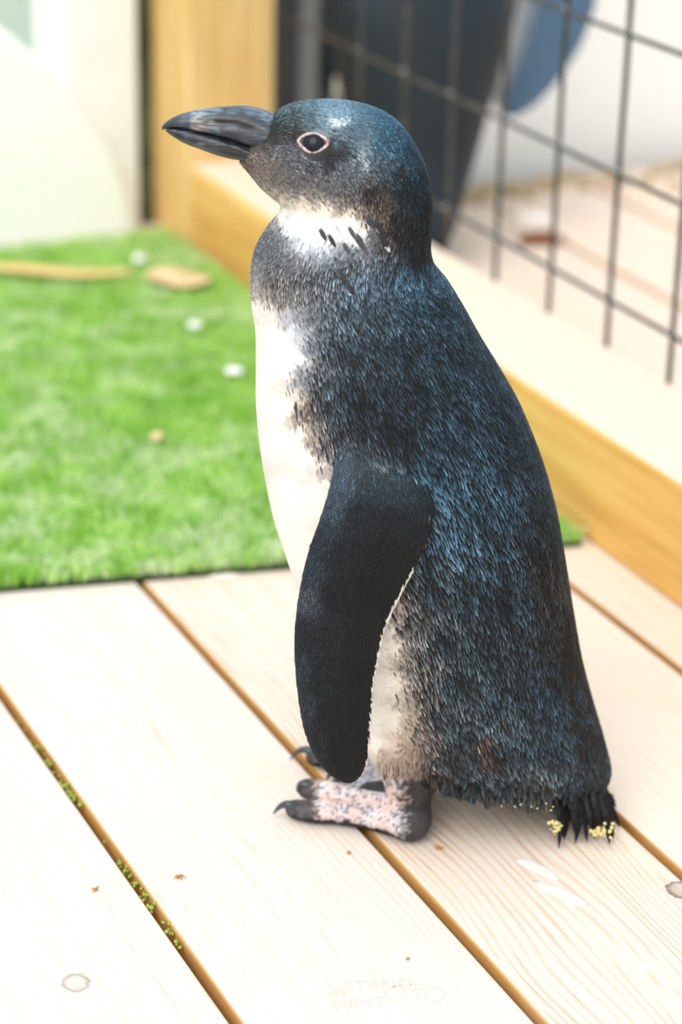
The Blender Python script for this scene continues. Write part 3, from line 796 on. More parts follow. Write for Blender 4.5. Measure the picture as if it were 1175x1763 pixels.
# no feathers under the beak
ok &= ~(((u_ < 458) & (v_ < 262)) | ((u_ < 474) & (v_ < 250) & (v_ > 205)))
de = np.minimum(np.linalg.norm(S - E0, axis=1), np.linalg.norm(S - np.array([E0[0], 2 * Y0 - E0[1], E0[2]]), axis=1))
ok &= de > .0085
S, N, T, Lx, Wx, Gv = S[ok], N[ok], T_[ok], Lx[ok], Wx[ok], Gv[ok]
fine = np.clip((450 - side_px(S)[1]) / 150, 0, 1)
cF = body_col(S, 4.0)
cJ = body_col(S, 13.0); lumF = cF.mean(1)
edge_ = np.clip(np.minimum(lumF, .7 - lumF) * 8, 0, 1)[:, None]
cF = cF * (1 - edge_) + cJ * edge_
g_ = cF.mean(1, keepdims=True); cF = g_ + (cF - g_) * .94
lumF = cF.mean(1)
dens = np.where(lumF > .50, 0.0, 1.0)
kp = rng.random(len(S)) < dens
Gv = Gv[kp]; S, N, T, Lx, Wx, cF, lumF = S[kp], N[kp], T[kp], Lx[kp], Wx[kp], cF[kp], lumF[kp]
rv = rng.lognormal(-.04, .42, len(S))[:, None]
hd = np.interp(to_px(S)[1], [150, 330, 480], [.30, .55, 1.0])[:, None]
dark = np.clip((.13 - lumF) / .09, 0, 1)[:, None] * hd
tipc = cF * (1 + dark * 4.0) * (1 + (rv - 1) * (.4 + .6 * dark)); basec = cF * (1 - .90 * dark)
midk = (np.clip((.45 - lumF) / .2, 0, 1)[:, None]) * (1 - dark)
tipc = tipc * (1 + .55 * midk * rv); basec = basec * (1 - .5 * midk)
gr_ = np.clip(.30 + 1.5 * Gv, .35, 1.55)[:, None]  # dark grooves and lit ridges along feather columns put into the tip colour
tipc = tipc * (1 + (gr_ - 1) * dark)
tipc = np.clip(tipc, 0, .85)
wv = (vnoise(S[:, 0] * 1 + .5, S[:, 2] + S[:, 1], 95, 31) - .5) * .20
T = T + np.array([.16, 0, 0]) * np.clip((S[:, 2:3] - .10) / .08, 0, 1) * np.clip((.36 - S[:, 2:3]) / .05, 0, 1)
T = T + np.cross(N, T) * wv[:, None] + rng.normal(0, .07, T.shape)
shr = 1 - .42 * np.clip((lumF - .05) / .12, 0, 1); Lx = Lx * shr; Wx = Wx * shr
Lx = Lx * rng.uniform(.85, 1.2, len(S))
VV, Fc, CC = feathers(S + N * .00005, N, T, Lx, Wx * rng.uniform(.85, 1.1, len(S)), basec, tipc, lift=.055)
# flipper scales
FP, FTn, FN, FL, FW = [], [], [], [], []
for Fl in (flN, flF):
    for sgn in (0, 1):
        pass
    nsf, ntf = Fl.shape[:2]
    sl = np.linalg.norm(np.diff(Fl.mean(1), axis=0), axis=1); cumf = np.r_[0, np.cumsum(sl)]
    p_ = cumf[6]; rw = 0
    while p_ < cumf[-1]:
        fi = np.interp(p_, cumf, np.arange(nsf)); i0 = min(int(fi), nsf - 2); fr_ = fi - i0
        ring = Fl[i0] * (1 - fr_) + Fl[i0 + 1] * fr_
        rt = Fl[min(i0 + 2, nsf - 1)] - Fl[max(i0 - 2, 0)]
        rr = np.vstack([ring, ring[:1]]); cum = np.r_[0, np.cumsum(np.linalg.norm(np.diff(rr, axis=0), axis=1))]
        n = int(cum[-1] / .00125)
        q = (np.arange(n) + (.5 if rw % 2 else 0) + rng.normal(0, .1, n)) / n * cum[-1]; q %= cum[-1]
        kk = np.interp(q, cum, np.arange(ntf + 1)); k0 = np.minimum(kk.astype(int), ntf - 1); fk = (kk - k0)[:, None]
        FP.append(rr[k0] * (1 - fk) + rr[k0 + 1] * fk); FTn.append(rt[k0]); FL.append(np.full(n, .0028)); FW.append(np.full(n, .0012))
        p_ += .0017; rw += 1
FP = np.concatenate(FP); FTn = np.concatenate(FTn); FL = np.concatenate(FL); FW = np.concatenate(FW)
S2, N2, ok2 = snap(FP, FTn, .003)
S2, N2, FTn, FL, FW = S2[ok2], N2[ok2], FTn[ok2], FL[ok2], FW[ok2]
sec2 = np.zeros(len(S2)); th2 = np.zeros(len(S2))
for i, q in enumerate(S2):
    f = kF.find(q); sec2[i] = flsec[f[1]]; th2[i] = flth[f[1]]
cf2 = flip_col(S2, sec2, th2)
tj = np.clip((sec2 - 4) / 8, 0, 1)[:, None]; cf2 = body_col(S2) * (1 - tj) + cf2 * tj
# trailing feathers drift back, away from the bone
FTn = FTn / (np.linalg.norm(FTn, axis=1, keepdims=True) + 1e-9)
FTn[:, 0] += .25 * np.clip(np.cos(th2 / 40 * 2 * math.pi) * -1 + .2, 0, 1)
rv2 = rng.lognormal(0, .3, len(S2))[:, None]
lum2 = cf2.mean(1, keepdims=True); dk2 = np.clip((.2 - lum2) / .15, 0, 1)
VV2, Fc2, CC2 = feathers(S2 + N2 * .00003, N2, FTn, FL, FW, cf2 * (1 - .75 * dk2), np.clip(cf2 * (1 + 1.6 * dk2) * rv2, 0, .85), lift=.035, camber=.25)
fm = mat('penguin_feather', (.1, .1, .1), .5, .22); g = G(fm)
at = g.n('ShaderNodeVertexColor', layer_name='Col'); g.out(at.outputs['Color'])
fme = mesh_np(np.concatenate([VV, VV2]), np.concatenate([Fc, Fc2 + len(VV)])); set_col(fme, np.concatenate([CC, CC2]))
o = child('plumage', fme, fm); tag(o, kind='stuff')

# ---- hem and tail feathers
def long_feather(root, tipp, width, bend, nn=8):
    root = np.array(root); tipp = np.array(tipp); ax = tipp - root; L_ = np.linalg.norm(ax); ax /= L_
    side_ = np.cross(ax, bend); side_ /= np.linalg.norm(side_)
    up = np.cross(side_, ax)
    V = []; Fc_ = []
    for i in range(nn):
        t = i / (nn - 1); w = width * (math.sin(math.pi * min(1, .18 + .80 * t)) ** .6) * (1 if t < .97 else .5)
        c_ = root + ax * L_ * t + up * L_ * .10 * math.sin(math.pi * t)
        V += [c_ - side_ * w / 2, c_ + up * width * .18, c_ + side_ * w / 2, c_ - up * width * .05]
    for i in range(nn - 1):
        a = i * 4
        for k in range(4): Fc_.append((a + k, a + (k + 1) % 4, a + 4 + (k + 1) % 4, a + 4 + k))
    Fc_.append((0, 3, 2, 1)); e = (nn - 1) * 4; Fc_.append((e, e + 1, e + 2, e + 3))
    return V, Fc_
tailm = mat('tail_feather_black', (.012, .013, .015), .5, .2); g = G(tailm)
g.out(g.ramp(g.noise(g.coord((1, 1, 1)), 300, 2), [(.45, (.004, .004, .005)), (.85, (.022, .024, .027))]))
for k in range(84):
    t = rng.random() if k > 12 else k / 12.0
    yo = rng.uniform(-.046, .030); e = abs(yo + .006) / .04
    t = t * (1 - .12 * e)
    root = on_y(950 + 98 * t + rng.normal(0, 4), 1352 + rng.normal(0, 8) + 14 * t, Y0 + yo * .72)
    tp_ = on_y(958 + 107 * t + rng.normal(0, 4), 1425 + 10 * t + rng.normal(0, 5), Y0 + yo)
    tp_[2] = max(.0012, tp_[2] if rng.random() < .5 else .002)
    V, F_ = long_feather(root, tp_, rng.uniform(.0032, .0052), np.array([.3, -1, 0]))
    child('tail_feather', mesh_from(V, F_), tailm, smooth=False)
# longer flank feathers hanging over the deck
hp, hn, htn, hl, hw_ = [], [], [], [], []
for i in range(900):
    t = rng.random(); th = rng.uniform(.25, 2.9)
    if rng.random() < .35: th = 2 * math.pi - th
    sidx = rng.integers(0, 22)
    q = bodyL[sidx, int(th / (2 * math.pi) * nt) % nt]
    uq, vq = to_px(q)
    if uq < 742: continue
    hp.append(q); htn.append(np.array([.12 + rng.normal(0, .10), rng.normal(0, .08), -1.0])); hl.append(rng.uniform(.005, .0125)); hw_.append(rng.uniform(.0018, .0030))
hp = np.array(hp); htn = np.array(htn); hl = np.array(hl); hw_ = np.array(hw_)
S3, N3, ok3 = snap(hp, htn, .006); S3, N3, htn, hl, hw_ = S3[ok3], N3[ok3], htn[ok3], hl[ok3], hw_[ok3]
N3[:, 2] = 0; N3[:, 1] -= .3 * np.sign(N3[:, 1] * -1); N3 /= np.linalg.norm(N3, axis=1, keepdims=True)
for k in range(420):
    u, v = rng.uniform(652, 742), rng.uniform(1292, 1328)
    h = cast(u, v, tree)
    if h[0] is None: continue
    S3 = np.vstack([S3, np.array(h[0])]); N3 = np.vstack([N3, [0, -1, 0]]); htn = np.vstack([htn, [rng.normal(.05, .12), rng.normal(-.05, .05), -1]])
    hl = np.r_[hl, rng.uniform(.004, .0095)]; hw_ = np.r_[hw_, rng.uniform(.0008, .0013)]
ch3 = body_col(S3, 6.0)
# tips may not pass below the deck
hl = np.minimum(hl, np.maximum(S3[:, 2] - .002, .002))
dk3 = np.clip((.13 - ch3.mean(1)) / .09, 0, 1)[:, None]
VV3, Fc3, CC3 = feathers(S3, N3, htn, hl, hw_, ch3 * (1 - .7 * dk3), ch3 * (1 + dk3 * 1.2) * rng.lognormal(0, .35, len(S3))[:, None], lift=.02)
hm = mesh_np(VV3, Fc3); set_col(hm, np.clip(CC3, 0, .8)); o = child('flank_fringe', hm, fm); tag(o, kind='stuff')
# ruffled tufts at the side of the neck
for (u, v, l_, w_, c_) in ((560, 408, .011, .0045, 70), (575, 418, .012, .004, 60), (640, 385, .012, .006, 70), (655, 392, .014, .006, 56), (610, 405, .012, .004, 90), (622, 418, .013, .006, 80),
                       (645, 410, .013, .007, 100), (662, 415, .014, .006, 50), (600, 432, .010, .004, 84), (630, 432, .011, .005, 92), (592, 480, .012, .006, 50), (606, 500, .012, .006, 46), (670, 430, .010, .004, 210), (585, 398, .009, .003, 215)):
    h = cast(u - 8, v - 12, tree)
    if h[0] is None: continue
    p0 = np.array(h[0]); n0 = np.array(h[1]); h2 = cast(u + 8, v + 14, tree); t0 = np.array(h2[0]) - p0; t0 /= np.linalg.norm(t0)
    cc1 = s2l((c_, c_, c_ + 5))[None] * ALB
    V, F_, C_ = feathers(p0[None], n0[None], t0[None], np.array([l_ * .62]), np.array([w_ * .62]), cc1 * 1.2, cc1 * .7, lift=.09)
    m3 = mesh_np(V, F_); set_col(m3, C_); child('neck_tuft', m3, fm)

# ---- beak
beak_m = mat('black_beak_horn', (.03, .035, .04), .30, .6); g = G(beak_m)
at = g.n('ShaderNodeVertexColor', layer_name='Col')
b1 = g.noise(g.coord((.8, 4, 8)), 95, 4, .6, .3)
g.out(g.mix(g.ramp(b1, [(.42, (0,) * 3), (.60, (.85,) * 3)]), at.outputs['Color'], (.010, .012, .015)))
g.bump(b1, .5, .0009)
g.out(g.ramp(b1, [(.3, (.28,) * 3), (.7, (.42,) * 3)]), 'Roughness')
UP = [ # (top px), (bottom px), half width
 ((472, 200), (484, 256), .0130), ((463, 194), (477, 261), .0170), ((446, 188), (454, 256), .0162), ((428, 184), (430, 249), .0142), ((410, 183), (408, 242), .0118), ((388, 184), (386, 235), .0105),
 ((366, 186), (364, 229), .0092), ((344, 189), (342, 224), .0082), ((324, 193), (322, 220), .0070), ((306, 199), (305, 218), .0056), ((292, 206), (293, 219), .0040), ((283, 213), (284, 221), .0024), ((279, 218), (280, 225), .0010)]
LO = [((479, 255), (468, 268), .0172), ((452, 250), (446, 270), .0160), ((428, 244), (424, 273), .0140), ((408, 238), (404, 273), .0108), ((386, 232), (380, 268), .0096), ((364, 227), (358, 261), .0085),
 ((342, 222), (336, 253), .0074), ((322, 219), (318, 246), .0062), ((305, 217), (302, 237), .0048), ((292, 218), (290, 229), .0032), ((284, 220), (284, 224), .0014)]
def loft_beak(spec, ns_, nt_, upper):
    R = catmull(np.array([[*on_y(*a, Y0), *on_y(*b, Y0), w] for a, b, w in spec]), ns_)
    th = np.linspace(0, 2 * math.pi, nt_, endpoint=False)
    A = R[:, None, 0:3]; B = R[:, None, 3:6]; w = R[:, None, 6]
    c = np.cos(th)[None, :, None]; s = np.sin(th)[None, :]
    Pm = ((A + B) / 2 + (A - B) / 2 * np.sign(c) * np.abs(c) ** .8).copy()
    wid = np.sign(s) * np.abs(s) ** .8 * w
    prof_ = (1 - .38 * np.clip(c[..., 0], 0, 1) ** 1.3) if upper else (1 - .38 * np.clip(-c[..., 0], 0, 1) ** 1.3)
    Pm[..., 1] = Y0 - wid * prof_
    fr = np.linspace(0, 1, ns_)[:, None]
    if upper:      # long nostril groove and latericorn ridge
        gr = np.exp(-((c[..., 0] - .12) / .16) ** 2) * np.exp(-((fr - .33) / .27) ** 2) * .0020
        rg = np.exp(-((c[..., 0] + .45) / .2) ** 2) * np.exp(-((fr - .3) / .3) ** 2) * .0008
        Pm[..., 1] += np.sign(s) * (gr - rg)
    else:
        gr = np.exp(-((c[..., 0] - .1) / .25) ** 2) * np.exp(-((fr - .25) / .2) ** 2) * .0010
        Pm[..., 1] += np.sign(s) * gr
    return Pm
for spec, nm in ((UP, 'upper_beak'), (LO, 'lower_beak')):
    Pb = loft_beak(spec, 90, 56, nm == 'upper_beak'); a, b = Pb.shape[:2]
    f = [tuple(q) for q in grid_faces(a, b)] + [tuple(range(b - 1, -1, -1)), tuple((a - 1) * b + k for k in range(b))]
    V = Pb.reshape(-1, 3)
    mb_ = mesh_from(V, f)
    bm = bmesh.new(); bm.from_mesh(mb_); bmesh.ops.recalc_face_normals(bm, faces=bm.faces[:]); bm.to_mesh(mb_); bm.free()
    u, v = side_px(V)
    if nm == 'upper_beak':
        BT = np.array([(460,200,110,130,150),(430,190,95,115,135),(400,190,90,110,130),(370,192,110,130,150),(340,195,150,165,180),(320,200,90,105,125),(300,208,40,50,65),(282,216,30,36,46),
          (345,206,170,170,170),(335,214,190,182,178),(360,213,130,128,126),(320,216,60,70,85),(380,208,30,34,40),(380,212,8,8,10),(400,206,26,30,36),(430,212,22,28,34),(420,204,40,48,58),(450,220,60,75,88),(400,218,70,84,98),
          (370,222,110,122,134),(430,232,56,66,76),(460,240,60,72,84),(400,232,40,46,54),(470,255,36,34,36)], float)
    else:
        BT = np.array([(284,222,190,165,110),(290,224,40,48,60),(310,232,26,32,42),(335,238,28,36,48),(320,228,70,85,105),(350,234,40,50,62),(345,252,110,115,120),(360,252,60,66,74),(330,247,60,66,76),
          (390,250,34,38,44),(400,240,70,80,90),(430,252,66,74,82),(450,258,80,86,92),(400,268,22,22,24),(430,266,20,20,22),(440,262,70,74,80),(470,262,34,32,34)], float)
    set_col(mb_, s2l(shepard(BT[:, :2], BT[:, 2:], u, v, 4.0)) * ALB)
    child(nm, mb_, beak_m)

# ---- eyes
eye_m = mat('dark_glossy_eye', (.006, .009, .016), .28, .25); g = G(eye_m)
eye_m.node_tree.nodes['Principled BSDF'].inputs['Coat Weight'].default_value = .1
rim_m = mat('pink_eyelid', (.62, .42, .40), .5, .4); g = G(rim_m)
g.out(g.ramp(g.noise(g.coord(), 420, 3), [(.35, (.36, .20, .19)), (.65, (.66, .58, .57))])); g.bump(g.noise(g.coord(), 700, 2), .4, .0005)
loop = [(513, 241), (520, 234), (530, 229), (542, 229), (554, 233), (563, 240), (566, 247), (561, 254), (552, 260), (541, 264), (530, 262), (521, 255), (515, 248)]
pts = []
for (u, v) in loop:
    u, v = 540.5 + (u - 540.5) * .95, 247 + (v - 247) * .90
    h = cast(u, v, tree); pts.append(np.array(h[0]) + np.array(h[1]) * .0002)
hE = cast(*EYE_PX, tree); EN = np.array(hE[1]); EC = np.array(hE[0]) - EN * .0047
for side in (0, 1):
    def ms2(p): p = np.array(p); return p if side == 0 else np.array([p[0], 2 * Y0 - p[1], p[2]])
    bm = bmesh.new(); bmesh.ops.create_uvsphere(bm, u_segments=28, v_segments=18, radius=.0076)
    for v in bm.verts: v.co = v.co + Vector(tuple(ms2(EC)))
    m4 = bpy.data.meshes.new('mesh'); bm.to_mesh(m4); bm.free(); child('eye', m4, eye_m)
    L_ = [ms2(p) for p in pts]; n_ = len(L_)
    cl = []
    for i in range(n_):      # smooth closed loop
        for s_ in (0, .33, .66):
            p0, p1, p2, p3 = L_[i - 1], L_[i], L_[(i + 1) % n_], L_[(i + 2) % n_]
            cl.append(.5 * ((2 * p1) + (-p0 + p2) * s_ + (2 * p0 - 5 * p1 + 4 * p2 - p3) * s_ ** 2 + (-p0 + 3 * p1 - 3 * p2 + p3) * s_ ** 3))
    seg = 8; V = []; F_ = []; cen = sum(cl) / len(cl)
    for i, p in enumerate(cl):
        t = cl[(i + 1) % len(cl)] - cl[i - 1]; t /= np.linalg.norm(t); nr = ms2(EN) - ms2([0, 0, 0]) if side else EN
        if side: nr = np.array([EN[0], -EN[1], EN[2]])
        rad = np.cross(t, nr); rad /= np.linalg.norm(rad)
        w = .0008 + .0004 * (rng.random() - .5)
        for k in range(seg):
            an = 2 * math.pi * k / seg; V.append(p + rad * math.cos(an) * w + nr * math.sin(an) * w * .75)
    for i in range(len(cl)):
        j = (i + 1) % len(cl)
        for k in range(seg): F_.append((i * seg + k, j * seg + k, j * seg + (k + 1) % seg, i * seg + (k + 1) % seg))
    m5 = mesh_from(V, F_); bm = bmesh.new(); bm.from_mesh(m5); bmesh.ops.recalc_face_normals(bm, faces=bm.faces[:]); bm.to_mesh(m5); bm.free()
    child('eyelid', m5, rim_m)
# ---- claws
claw_m = mat('slate_claw', (.035, .045, .06), .3, .6)
for ft in (NEAR_FOOT, FAR_FOOT):
    for cpts in ft['claws']:
        Pc = catmull([[*p, 0] for p in cpts], 12)[:, :3]
        V, F_ = tube_mesh(list(Pc), [.0029 * (1 - (i / 11.5) ** 1.3) + .0003 for i in range(12)], 10)
        child('claw', mesh_from(V, F_), claw_m)

# ------------------------------------------------------------------ second penguin behind the fence
F2 = [((.040, .330), (.060, .352), .012), ((.056, .298), (.108, .336), .010), ((.070, .268), (.150, .298), .008), ((.080, .240), (.172, .252), .006),
      ((.082, .212), (.168, .208), .0055), ((.083, .182), (.152, .172), .005), ((.085, .156), (.130, .142), .0042), ((.092, .132), (.108, .126), .003)]
xr = on_y(700, 900, Y0)[0] + .010
R2 = catmull(np.array([[xr - .010, Y0 + a[0], a[1], xr + .004, Y0 + b[0], b[1], t] for a, b, t in F2]), 90)
th_ = np.linspace(0, 2 * math.pi, 40, endpoint=False)
f2 = ((R2[:, None, 0:3] + R2[:, None, 3:6]) / 2 - (R2[:, None, 3:6] - R2[:, None, 0:3]) / 2 * np.cos(th_)[None, :, None]).copy()
f2[..., 0] += R2[:, None, 6] * np.sin(th_)[None, :]
fl2 = flN.copy(); fl2[..., 1] += .022
me2 = body_mesh([fl2, f2], .0026, smooth_it=3, taper=10)
nv = len(me2.vertices); c2 = np.empty(nv * 3, np.float32); me2.vertices.foreach_get('co', c2); c2 = c2.reshape(-1, 3).astype(float)
col2 = body_col(c2)
k2_ = kd_of(f2.reshape(-1, 3)); th_f2 = np.tile(np.arange(40), 90)
for i in range(nv):
    if c2[i, 1] > Y0 + .045:
        f = k2_.find(c2[i])
        if f[2] < .004:
            a_ = .5 - .5 * math.cos(th_f2[f[1]] / 40.0 * 2 * math.pi)
            k_ = min(1, max(0, (a_ - .12) / .25)); col2[i] = (s2l((222, 226, 226)) * (1 - k_) + s2l((84, 116, 146)) * k_) * ALB
    if c2[i, 1] < Y0 - .045 and kF.find(c2[i])[2] < .018: col2[i] = s2l((26, 40, 50)) * ALB
set_col(me2, col2 * np.where(col2.mean(1) < .1, .75, 1)[:, None])
me2.transform(Matrix.Translation(tuple(-BASE)))
sk2 = mat('penguin_coat_soft', (.5, .5, .5), .55, .4); g = G(sk2)
at = g.n('ShaderNodeVertexColor', layer_name='Col'); n9 = g.noise(g.coord((1, 1, .3)), 420, 3, .6)
g.out(g.mix(g.math('MULTIPLY', n9, .5), at.outputs['Color'], (.010, .030, .045))); g.bump(n9, .5, .001)
p2 = empty('penguin', (0, 0, 0)); tag(p2, 'adult penguin behind the wire fence seen from the back, head out of frame', 'penguin')
link('body', me2, sk2, p2, True)
for nm, mt in (('upper_beak', beak_m), ('lower_beak', beak_m), ('eye', eye_m), ('eyelid', rim_m), ('claw', claw_m), ('tail_feather', tailm)):
    for ob in [x for x in peng.children if x.name.split('.')[0] == nm]:
        c_ = ob.copy(); COL.objects.link(c_); c_.parent = p2
SC2 = 1.12
p2.scale = (SC2,) * 3
p2.rotation_euler = (math.radians(-7), 0, math.radians(-90) + YAW * .75)
p2.location = tuple(nd(1.084, 2.080, .003))

# ------------------------------------------------------------------ small things lying about
def blob_at(name, P, rx, ry, rz_, ang_, m, label, cat, seed, group=None, lobes=5, rough=.25):
    r = random.Random(seed)
    bm = bmesh.new(); bmesh.ops.create_icosphere(bm, subdivisions=3, radius=1)
    ph = [r.uniform(0, 6.28) for _ in range(4)]
    for v in bm.verts:
        a = math.atan2(v.co.y, v.co.x)
        k = 1 + rough * (math.sin(a * 2 + ph[0]) * .4 + math.sin(a * 3 + ph[1]) * .4 + math.sin(a * lobes + ph[2]) * .35)
        v.co = Vector((v.co.x * rx * k, v.co.y * ry * k, (v.co.z + .55) * rz_ if v.co.z > -.55 else 0))
    me_ = bpy.data.meshes.new('mesh'); bm.to_mesh(me_); bm.free()
    o = link(name, me_, m, None, True); o.location = tuple(P); o.rotation_euler = (0, 0, ang_)
    tag(o, label, cat, group); return o
drop = mat('chalky_white', (.86, .80, .74), .7, .3)
blob_at('dropping', on_z(925, 1495), .014, .0045, .0003, YAW + 1.9, drop, 'white dried dropping smeared on the plank below the tail', 'dropping', 1)
blob_at('dropping', on_z(968, 1540), .017, .0050, .0003, YAW + 2.0, drop, 'larger white dropping streak further right of the tail shadow', 'dropping', 4)
blob_at('dropping', on_z(1110, 1666), .0055, .0030, .0004, .2, drop, 'small oval white spot near the bottom right of the deck', 'dropping', 2)
blob_at('dropping', on_z(388, 992), .011, .006, .001, .1, drop, 'white dropping on the deck at the edge of the turf', 'dropping', 3)
husk = mat('rusty_husk', (.50, .24, .07), .7, .3)
def husk_at(u, v, s, label, seed):
    r = random.Random(seed); V = []; F_ = []
    for k in range(5):
        a = r.uniform(0, 6.28); l = s * r.uniform(.5, 1.1)
        p0 = np.array([0, 0, .0008]); p1 = np.array([math.cos(a) * l, math.sin(a) * l, .0005]); pm = (p0 + p1) / 2 + np.array([0, 0, s * .4])
        v_, f_ = tube_mesh([p0, pm, p1], [s * .16, s * .13, s * .04], 6)
        o_ = len(V); V += list(v_); F_ += [tuple(i + o_ for i in q) for q in f_]
    bm = bmesh.new(); bmesh.ops.create_icosphere(bm, subdivisions=2, radius=s * .3); o_ = len(V)
    for q in bm.verts: V.append((q.co.x * 1.3, q.co.y, q.co.z * .6 + s * .18))
    for q in bm.faces: F_.append(tuple(o_ + w.index for w in q.verts))
    bm.free()
    o = link('seed_husk', mesh_from(V, F_), husk, None, True); o.location = tuple(on_z(u, v)); tag(o, label, 'husk')
husk_at(165, 1533, .0032, 'tiny brown husk on the left plank, above the pale knot', 1)
husk_at(308, 1511, .0040, 'tiny brown husk on the plank right of the green gap', 2)
husk_at(755, 1463, .0036, 'small rusty husk on the plank just right of the heel', 3)
husk_at(600, 1470, .0024, 'tiny orange husk on the plank below the toes', 4)
husk_at(702, 1652, .0018, 'dark speck of husk above the faint stamped letters', 5)
# leaf, stick and flecks on the turf
lf = mat('dry_tan_leaf', (.85, .60, .36), .7, .2); g = G(lf)
g.out(g.ramp(g.noise(g.coord(), 60, 3), [(.3, (.72, .46, .22)), (.7, (.92, .72, .48))]))
def leaf(name, u0, v0, u1, v1, w, label, m, cat):
    a = on_z(u0, v0, .020); b = on_z(u1, v1, .020); L_ = np.linalg.norm(b - a); an = math.atan2(b[1] - a[1], b[0] - a[0])
    n_ = 16; V = []; F_ = []
    for i in range(n_):
        t = i / (n_ - 1); ww = w * max(.05, math.sin(math.pi * min(1, .06 + t * .93)) ** .55)
        zc = .002 * math.sin(t * 7)
        for j, (s_, dz) in enumerate(((-1, .0015), (-.5, 0), (0, -.0008), (.5, 0), (1, .0015))): V.append((L_ * (t - .5), s_ * ww, zc + dz))
    for i in range(n_ - 1):
        for j in range(4): F_.append((i * 5 + j, (i + 1) * 5 + j, (i + 1) * 5 + j + 1, i * 5 + j + 1))
    me_ = mesh_from(V, F_); o = link(name, me_, m, None, True); o.location = tuple((a + b) / 2); o.rotation_euler = (0, 0, an)
    md = o.modifiers.new('thickness', 'SOLIDIFY'); md.thickness = .0012
    tag(o, label, cat); return o
leaf('dry_leaf', 252, 472, 362, 484, .022, 'broad tan dry leaf on the turf near the beam', lf, 'leaf')
lf2 = mat('ochre_reed', (.80, .58, .24), .7, .2)
leaf('dry_reed', -60, 462, 228, 470, .012, 'long flat ochre reed blade lying across the back of the turf', lf2, 'leaf')
pet = mat('white_petal', (.95, .95, .95), .6, .3)
for (u, v, s, lb) in ((403, 642, .0075, 'bright white fleck on the turf beside the penguin chest'), (336, 563, .0065, 'pale round fleck on the turf right of centre'),
                      (240, 448, .0075, 'pale fleck on the turf just behind the dry leaf'), (270, 755, .0055, 'dull pink fleck in the middle of the turf')):
    blob_at('petal', on_z(u, v, .017), s, s, .0035, 0, pet if 'pink' not in lb else lf, lb, 'petal', int(u))
# crumbs of sand on the tail
sg = mat('yellow_sand_grain', (.72, .62, .28), .6, .4)
bmx = bmesh.new(); V = []; F_ = []
for k in range(60):
    if k < 16: u, v = rng.normal(960, 7), rng.normal(1425, 9)
    elif k < 50: u, v = rng.uniform(1015, 1066), rng.normal(1432, 6)
    else: u, v = rng.uniform(850, 960), rng.normal(1386, 4)
    r_ = rng.uniform(.0005, .0015) if k < 50 else .0006
    h = on_y(u, v, Y0 - .046 + rng.normal(0, .001)) if k < 50 else on_y(u, v, Y0 - .05)
    if h[2] < r_: h[2] = r_
    bm = bmesh.new(); bmesh.ops.create_icosphere(bm, subdivisions=1, radius=r_); o_ = len(V)
    for q in bm.verts: V.append(tuple(np.array(q.co) * rng.uniform(.8, 1.2) + h))
    for q in bm.faces: F_.append(tuple(o_ + w.index for w in q.verts))
    bm.free()
o = link('sand_grains', mesh_from(V, F_), sg, None, False); tag(o, 'yellow sand grains clinging to the tips of the black tail feathers', 'sand', kind='stuff')
# moss in the first gap
ms_ = mat('moss_green', (.30, .42, .08), .9, .1); V = []; F_ = []
for k in range(80):
    v = rng.choice([1290, 1495, 1545, 1600, 1345]) + rng.normal(0, 22); u = (v - 1194) / 1.386 + 2
    P = on_z(u, v, 0); P = NV * (.3900 + rng.normal(0, .0014)) + DV * (P @ DV); P[2] = -.0035 + rng.uniform(0, .0025)
    bm = bmesh.new(); bmesh.ops.create_icosphere(bm, subdivisions=1, radius=rng.uniform(.0006, .0017)); o_ = len(V)
    for q in bm.verts: V.append(tuple(np.array(q.co) + P + rng.normal(0, .0002, 3)))
    for q in bm.faces: F_.append(tuple(o_ + w.index for w in q.verts))
    bm.free()
o = link('moss', mesh_from(V, F_), ms_, None, True); tag(o, 'green moss crumbs lodged in the gap between the two left planks', 'moss', kind='stuff')
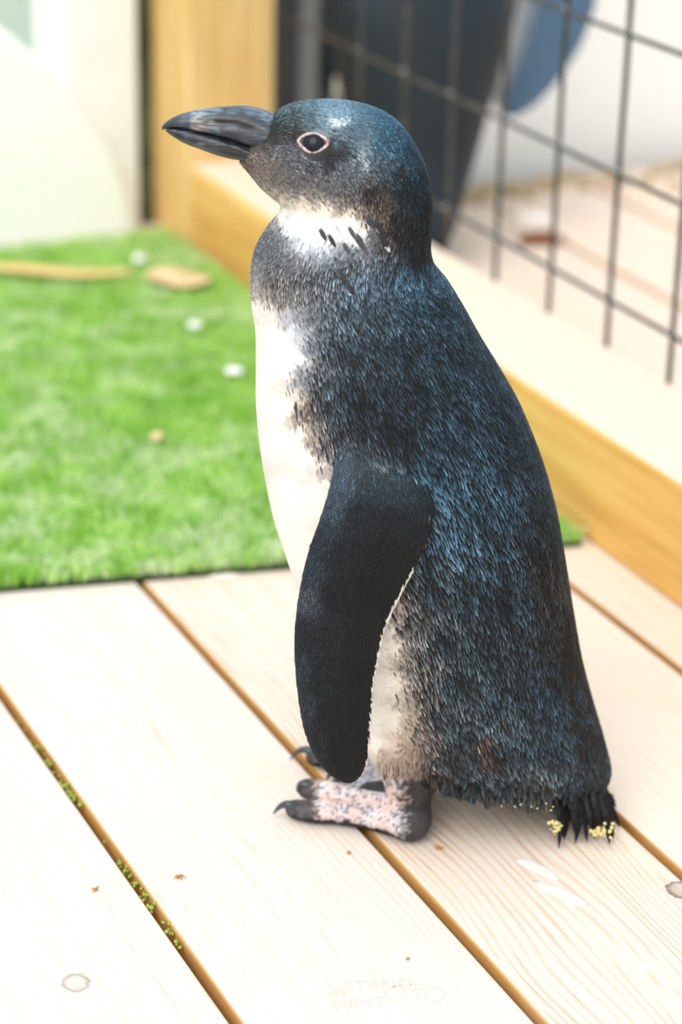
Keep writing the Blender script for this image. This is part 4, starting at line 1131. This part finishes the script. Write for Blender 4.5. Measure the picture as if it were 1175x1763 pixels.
# things at the foot of the far wall
soil = mat('ochre_soil', (.50, .32, .12), .95, .1); g = G(soil)
g.out(g.ramp(g.noise(g.coord(), 40, 4), [(.3, (.36, .27, .14)), (.7, (.72, .55, .34))]))
V = []; F_ = []
for k in range(170):
    n_ = rng.uniform(1.03, 1.75); cl = .5 + .5 * math.sin(n_ * 31) 
    P = nd(n_, 2.222 - abs(rng.normal(0, .028)) * (0.4 + cl), rng.uniform(0, .006))
    bm = bmesh.new(); bmesh.ops.create_icosphere(bm, subdivisions=1, radius=rng.uniform(.004, .011)); o_ = len(V)
    for q in bm.verts: V.append(tuple(np.array(q.co) * np.array([1, 1, .6]) + P))
    for q in bm.faces: F_.append(tuple(o_ + w.index for w in q.verts))
    bm.free()
o = link('soil', mesh_from(V, F_), soil, None, True); tag(o, 'ochre soil crumbs along the foot of the pale wall', 'soil', kind='stuff')
br = mat('russet_leaf', (.20, .055, .02), .7, .3)
blob_at('dead_leaf', on_z(930, 420), .024, .009, .008, .1, br, 'dark russet dead leaf on the boards behind the fence', 'leaf', 9)
blob_at('pale_stone', on_z(915, 396), .026, .012, .014, .1, drop, 'pale flat stone on the boards behind the fence', 'stone', 10)

# faint grade stamp printed on the middle plank
ink = mat('faded_stamp_ink', (.64, .585, .53), .8, .2)
stamp = empty('grade_stamp', (0, 0, 0)); tag(stamp, 'faint grey lumber stamp printed on the middle plank near the bottom edge', 'stamp')
def word(txt, u, v, size, ang_):
    cu = bpy.data.curves.new('text', 'FONT'); cu.body = txt; cu.size = size; cu.extrude = .00004; cu.align_x = 'CENTER'; cu.align_y = 'CENTER'
    tmp = bpy.data.objects.new('temporary', cu); COL.objects.link(tmp)
    dg = bpy.context.evaluated_depsgraph_get(); dg.update()
    me_ = bpy.data.meshes.new_from_object(tmp.evaluated_get(dg)); bpy.data.objects.remove(tmp)
    o = link('lettering', me_, ink, stamp); P = on_z(u, v); o.location = (P[0], P[1], .0001); o.rotation_euler = (0, 0, ang_)
word('STAND', 652, 1696, .0115, .10); word('HT', 638, 1726, .0135, .10); word('49', 580, 1712, .011, .10); word('99', 590, 1732, .011, .10); word('157', 716, 1711, .0115, .10)
V = []; F_ = []; Pc = on_z(716, 1711)
for k in range(48):
    a = 2 * math.pi * k / 48
    for r_ in (1, .95): V.append((Pc[0] + .0165 * r_ * math.cos(a), Pc[1] + .0085 * r_ * math.sin(a), .00014))
for k in range(48):
    a, b = 2 * k, 2 * ((k + 1) % 48); F_.append((a, b, b + 1, a + 1))
link('oval', mesh_from(V, F_), ink, stamp)
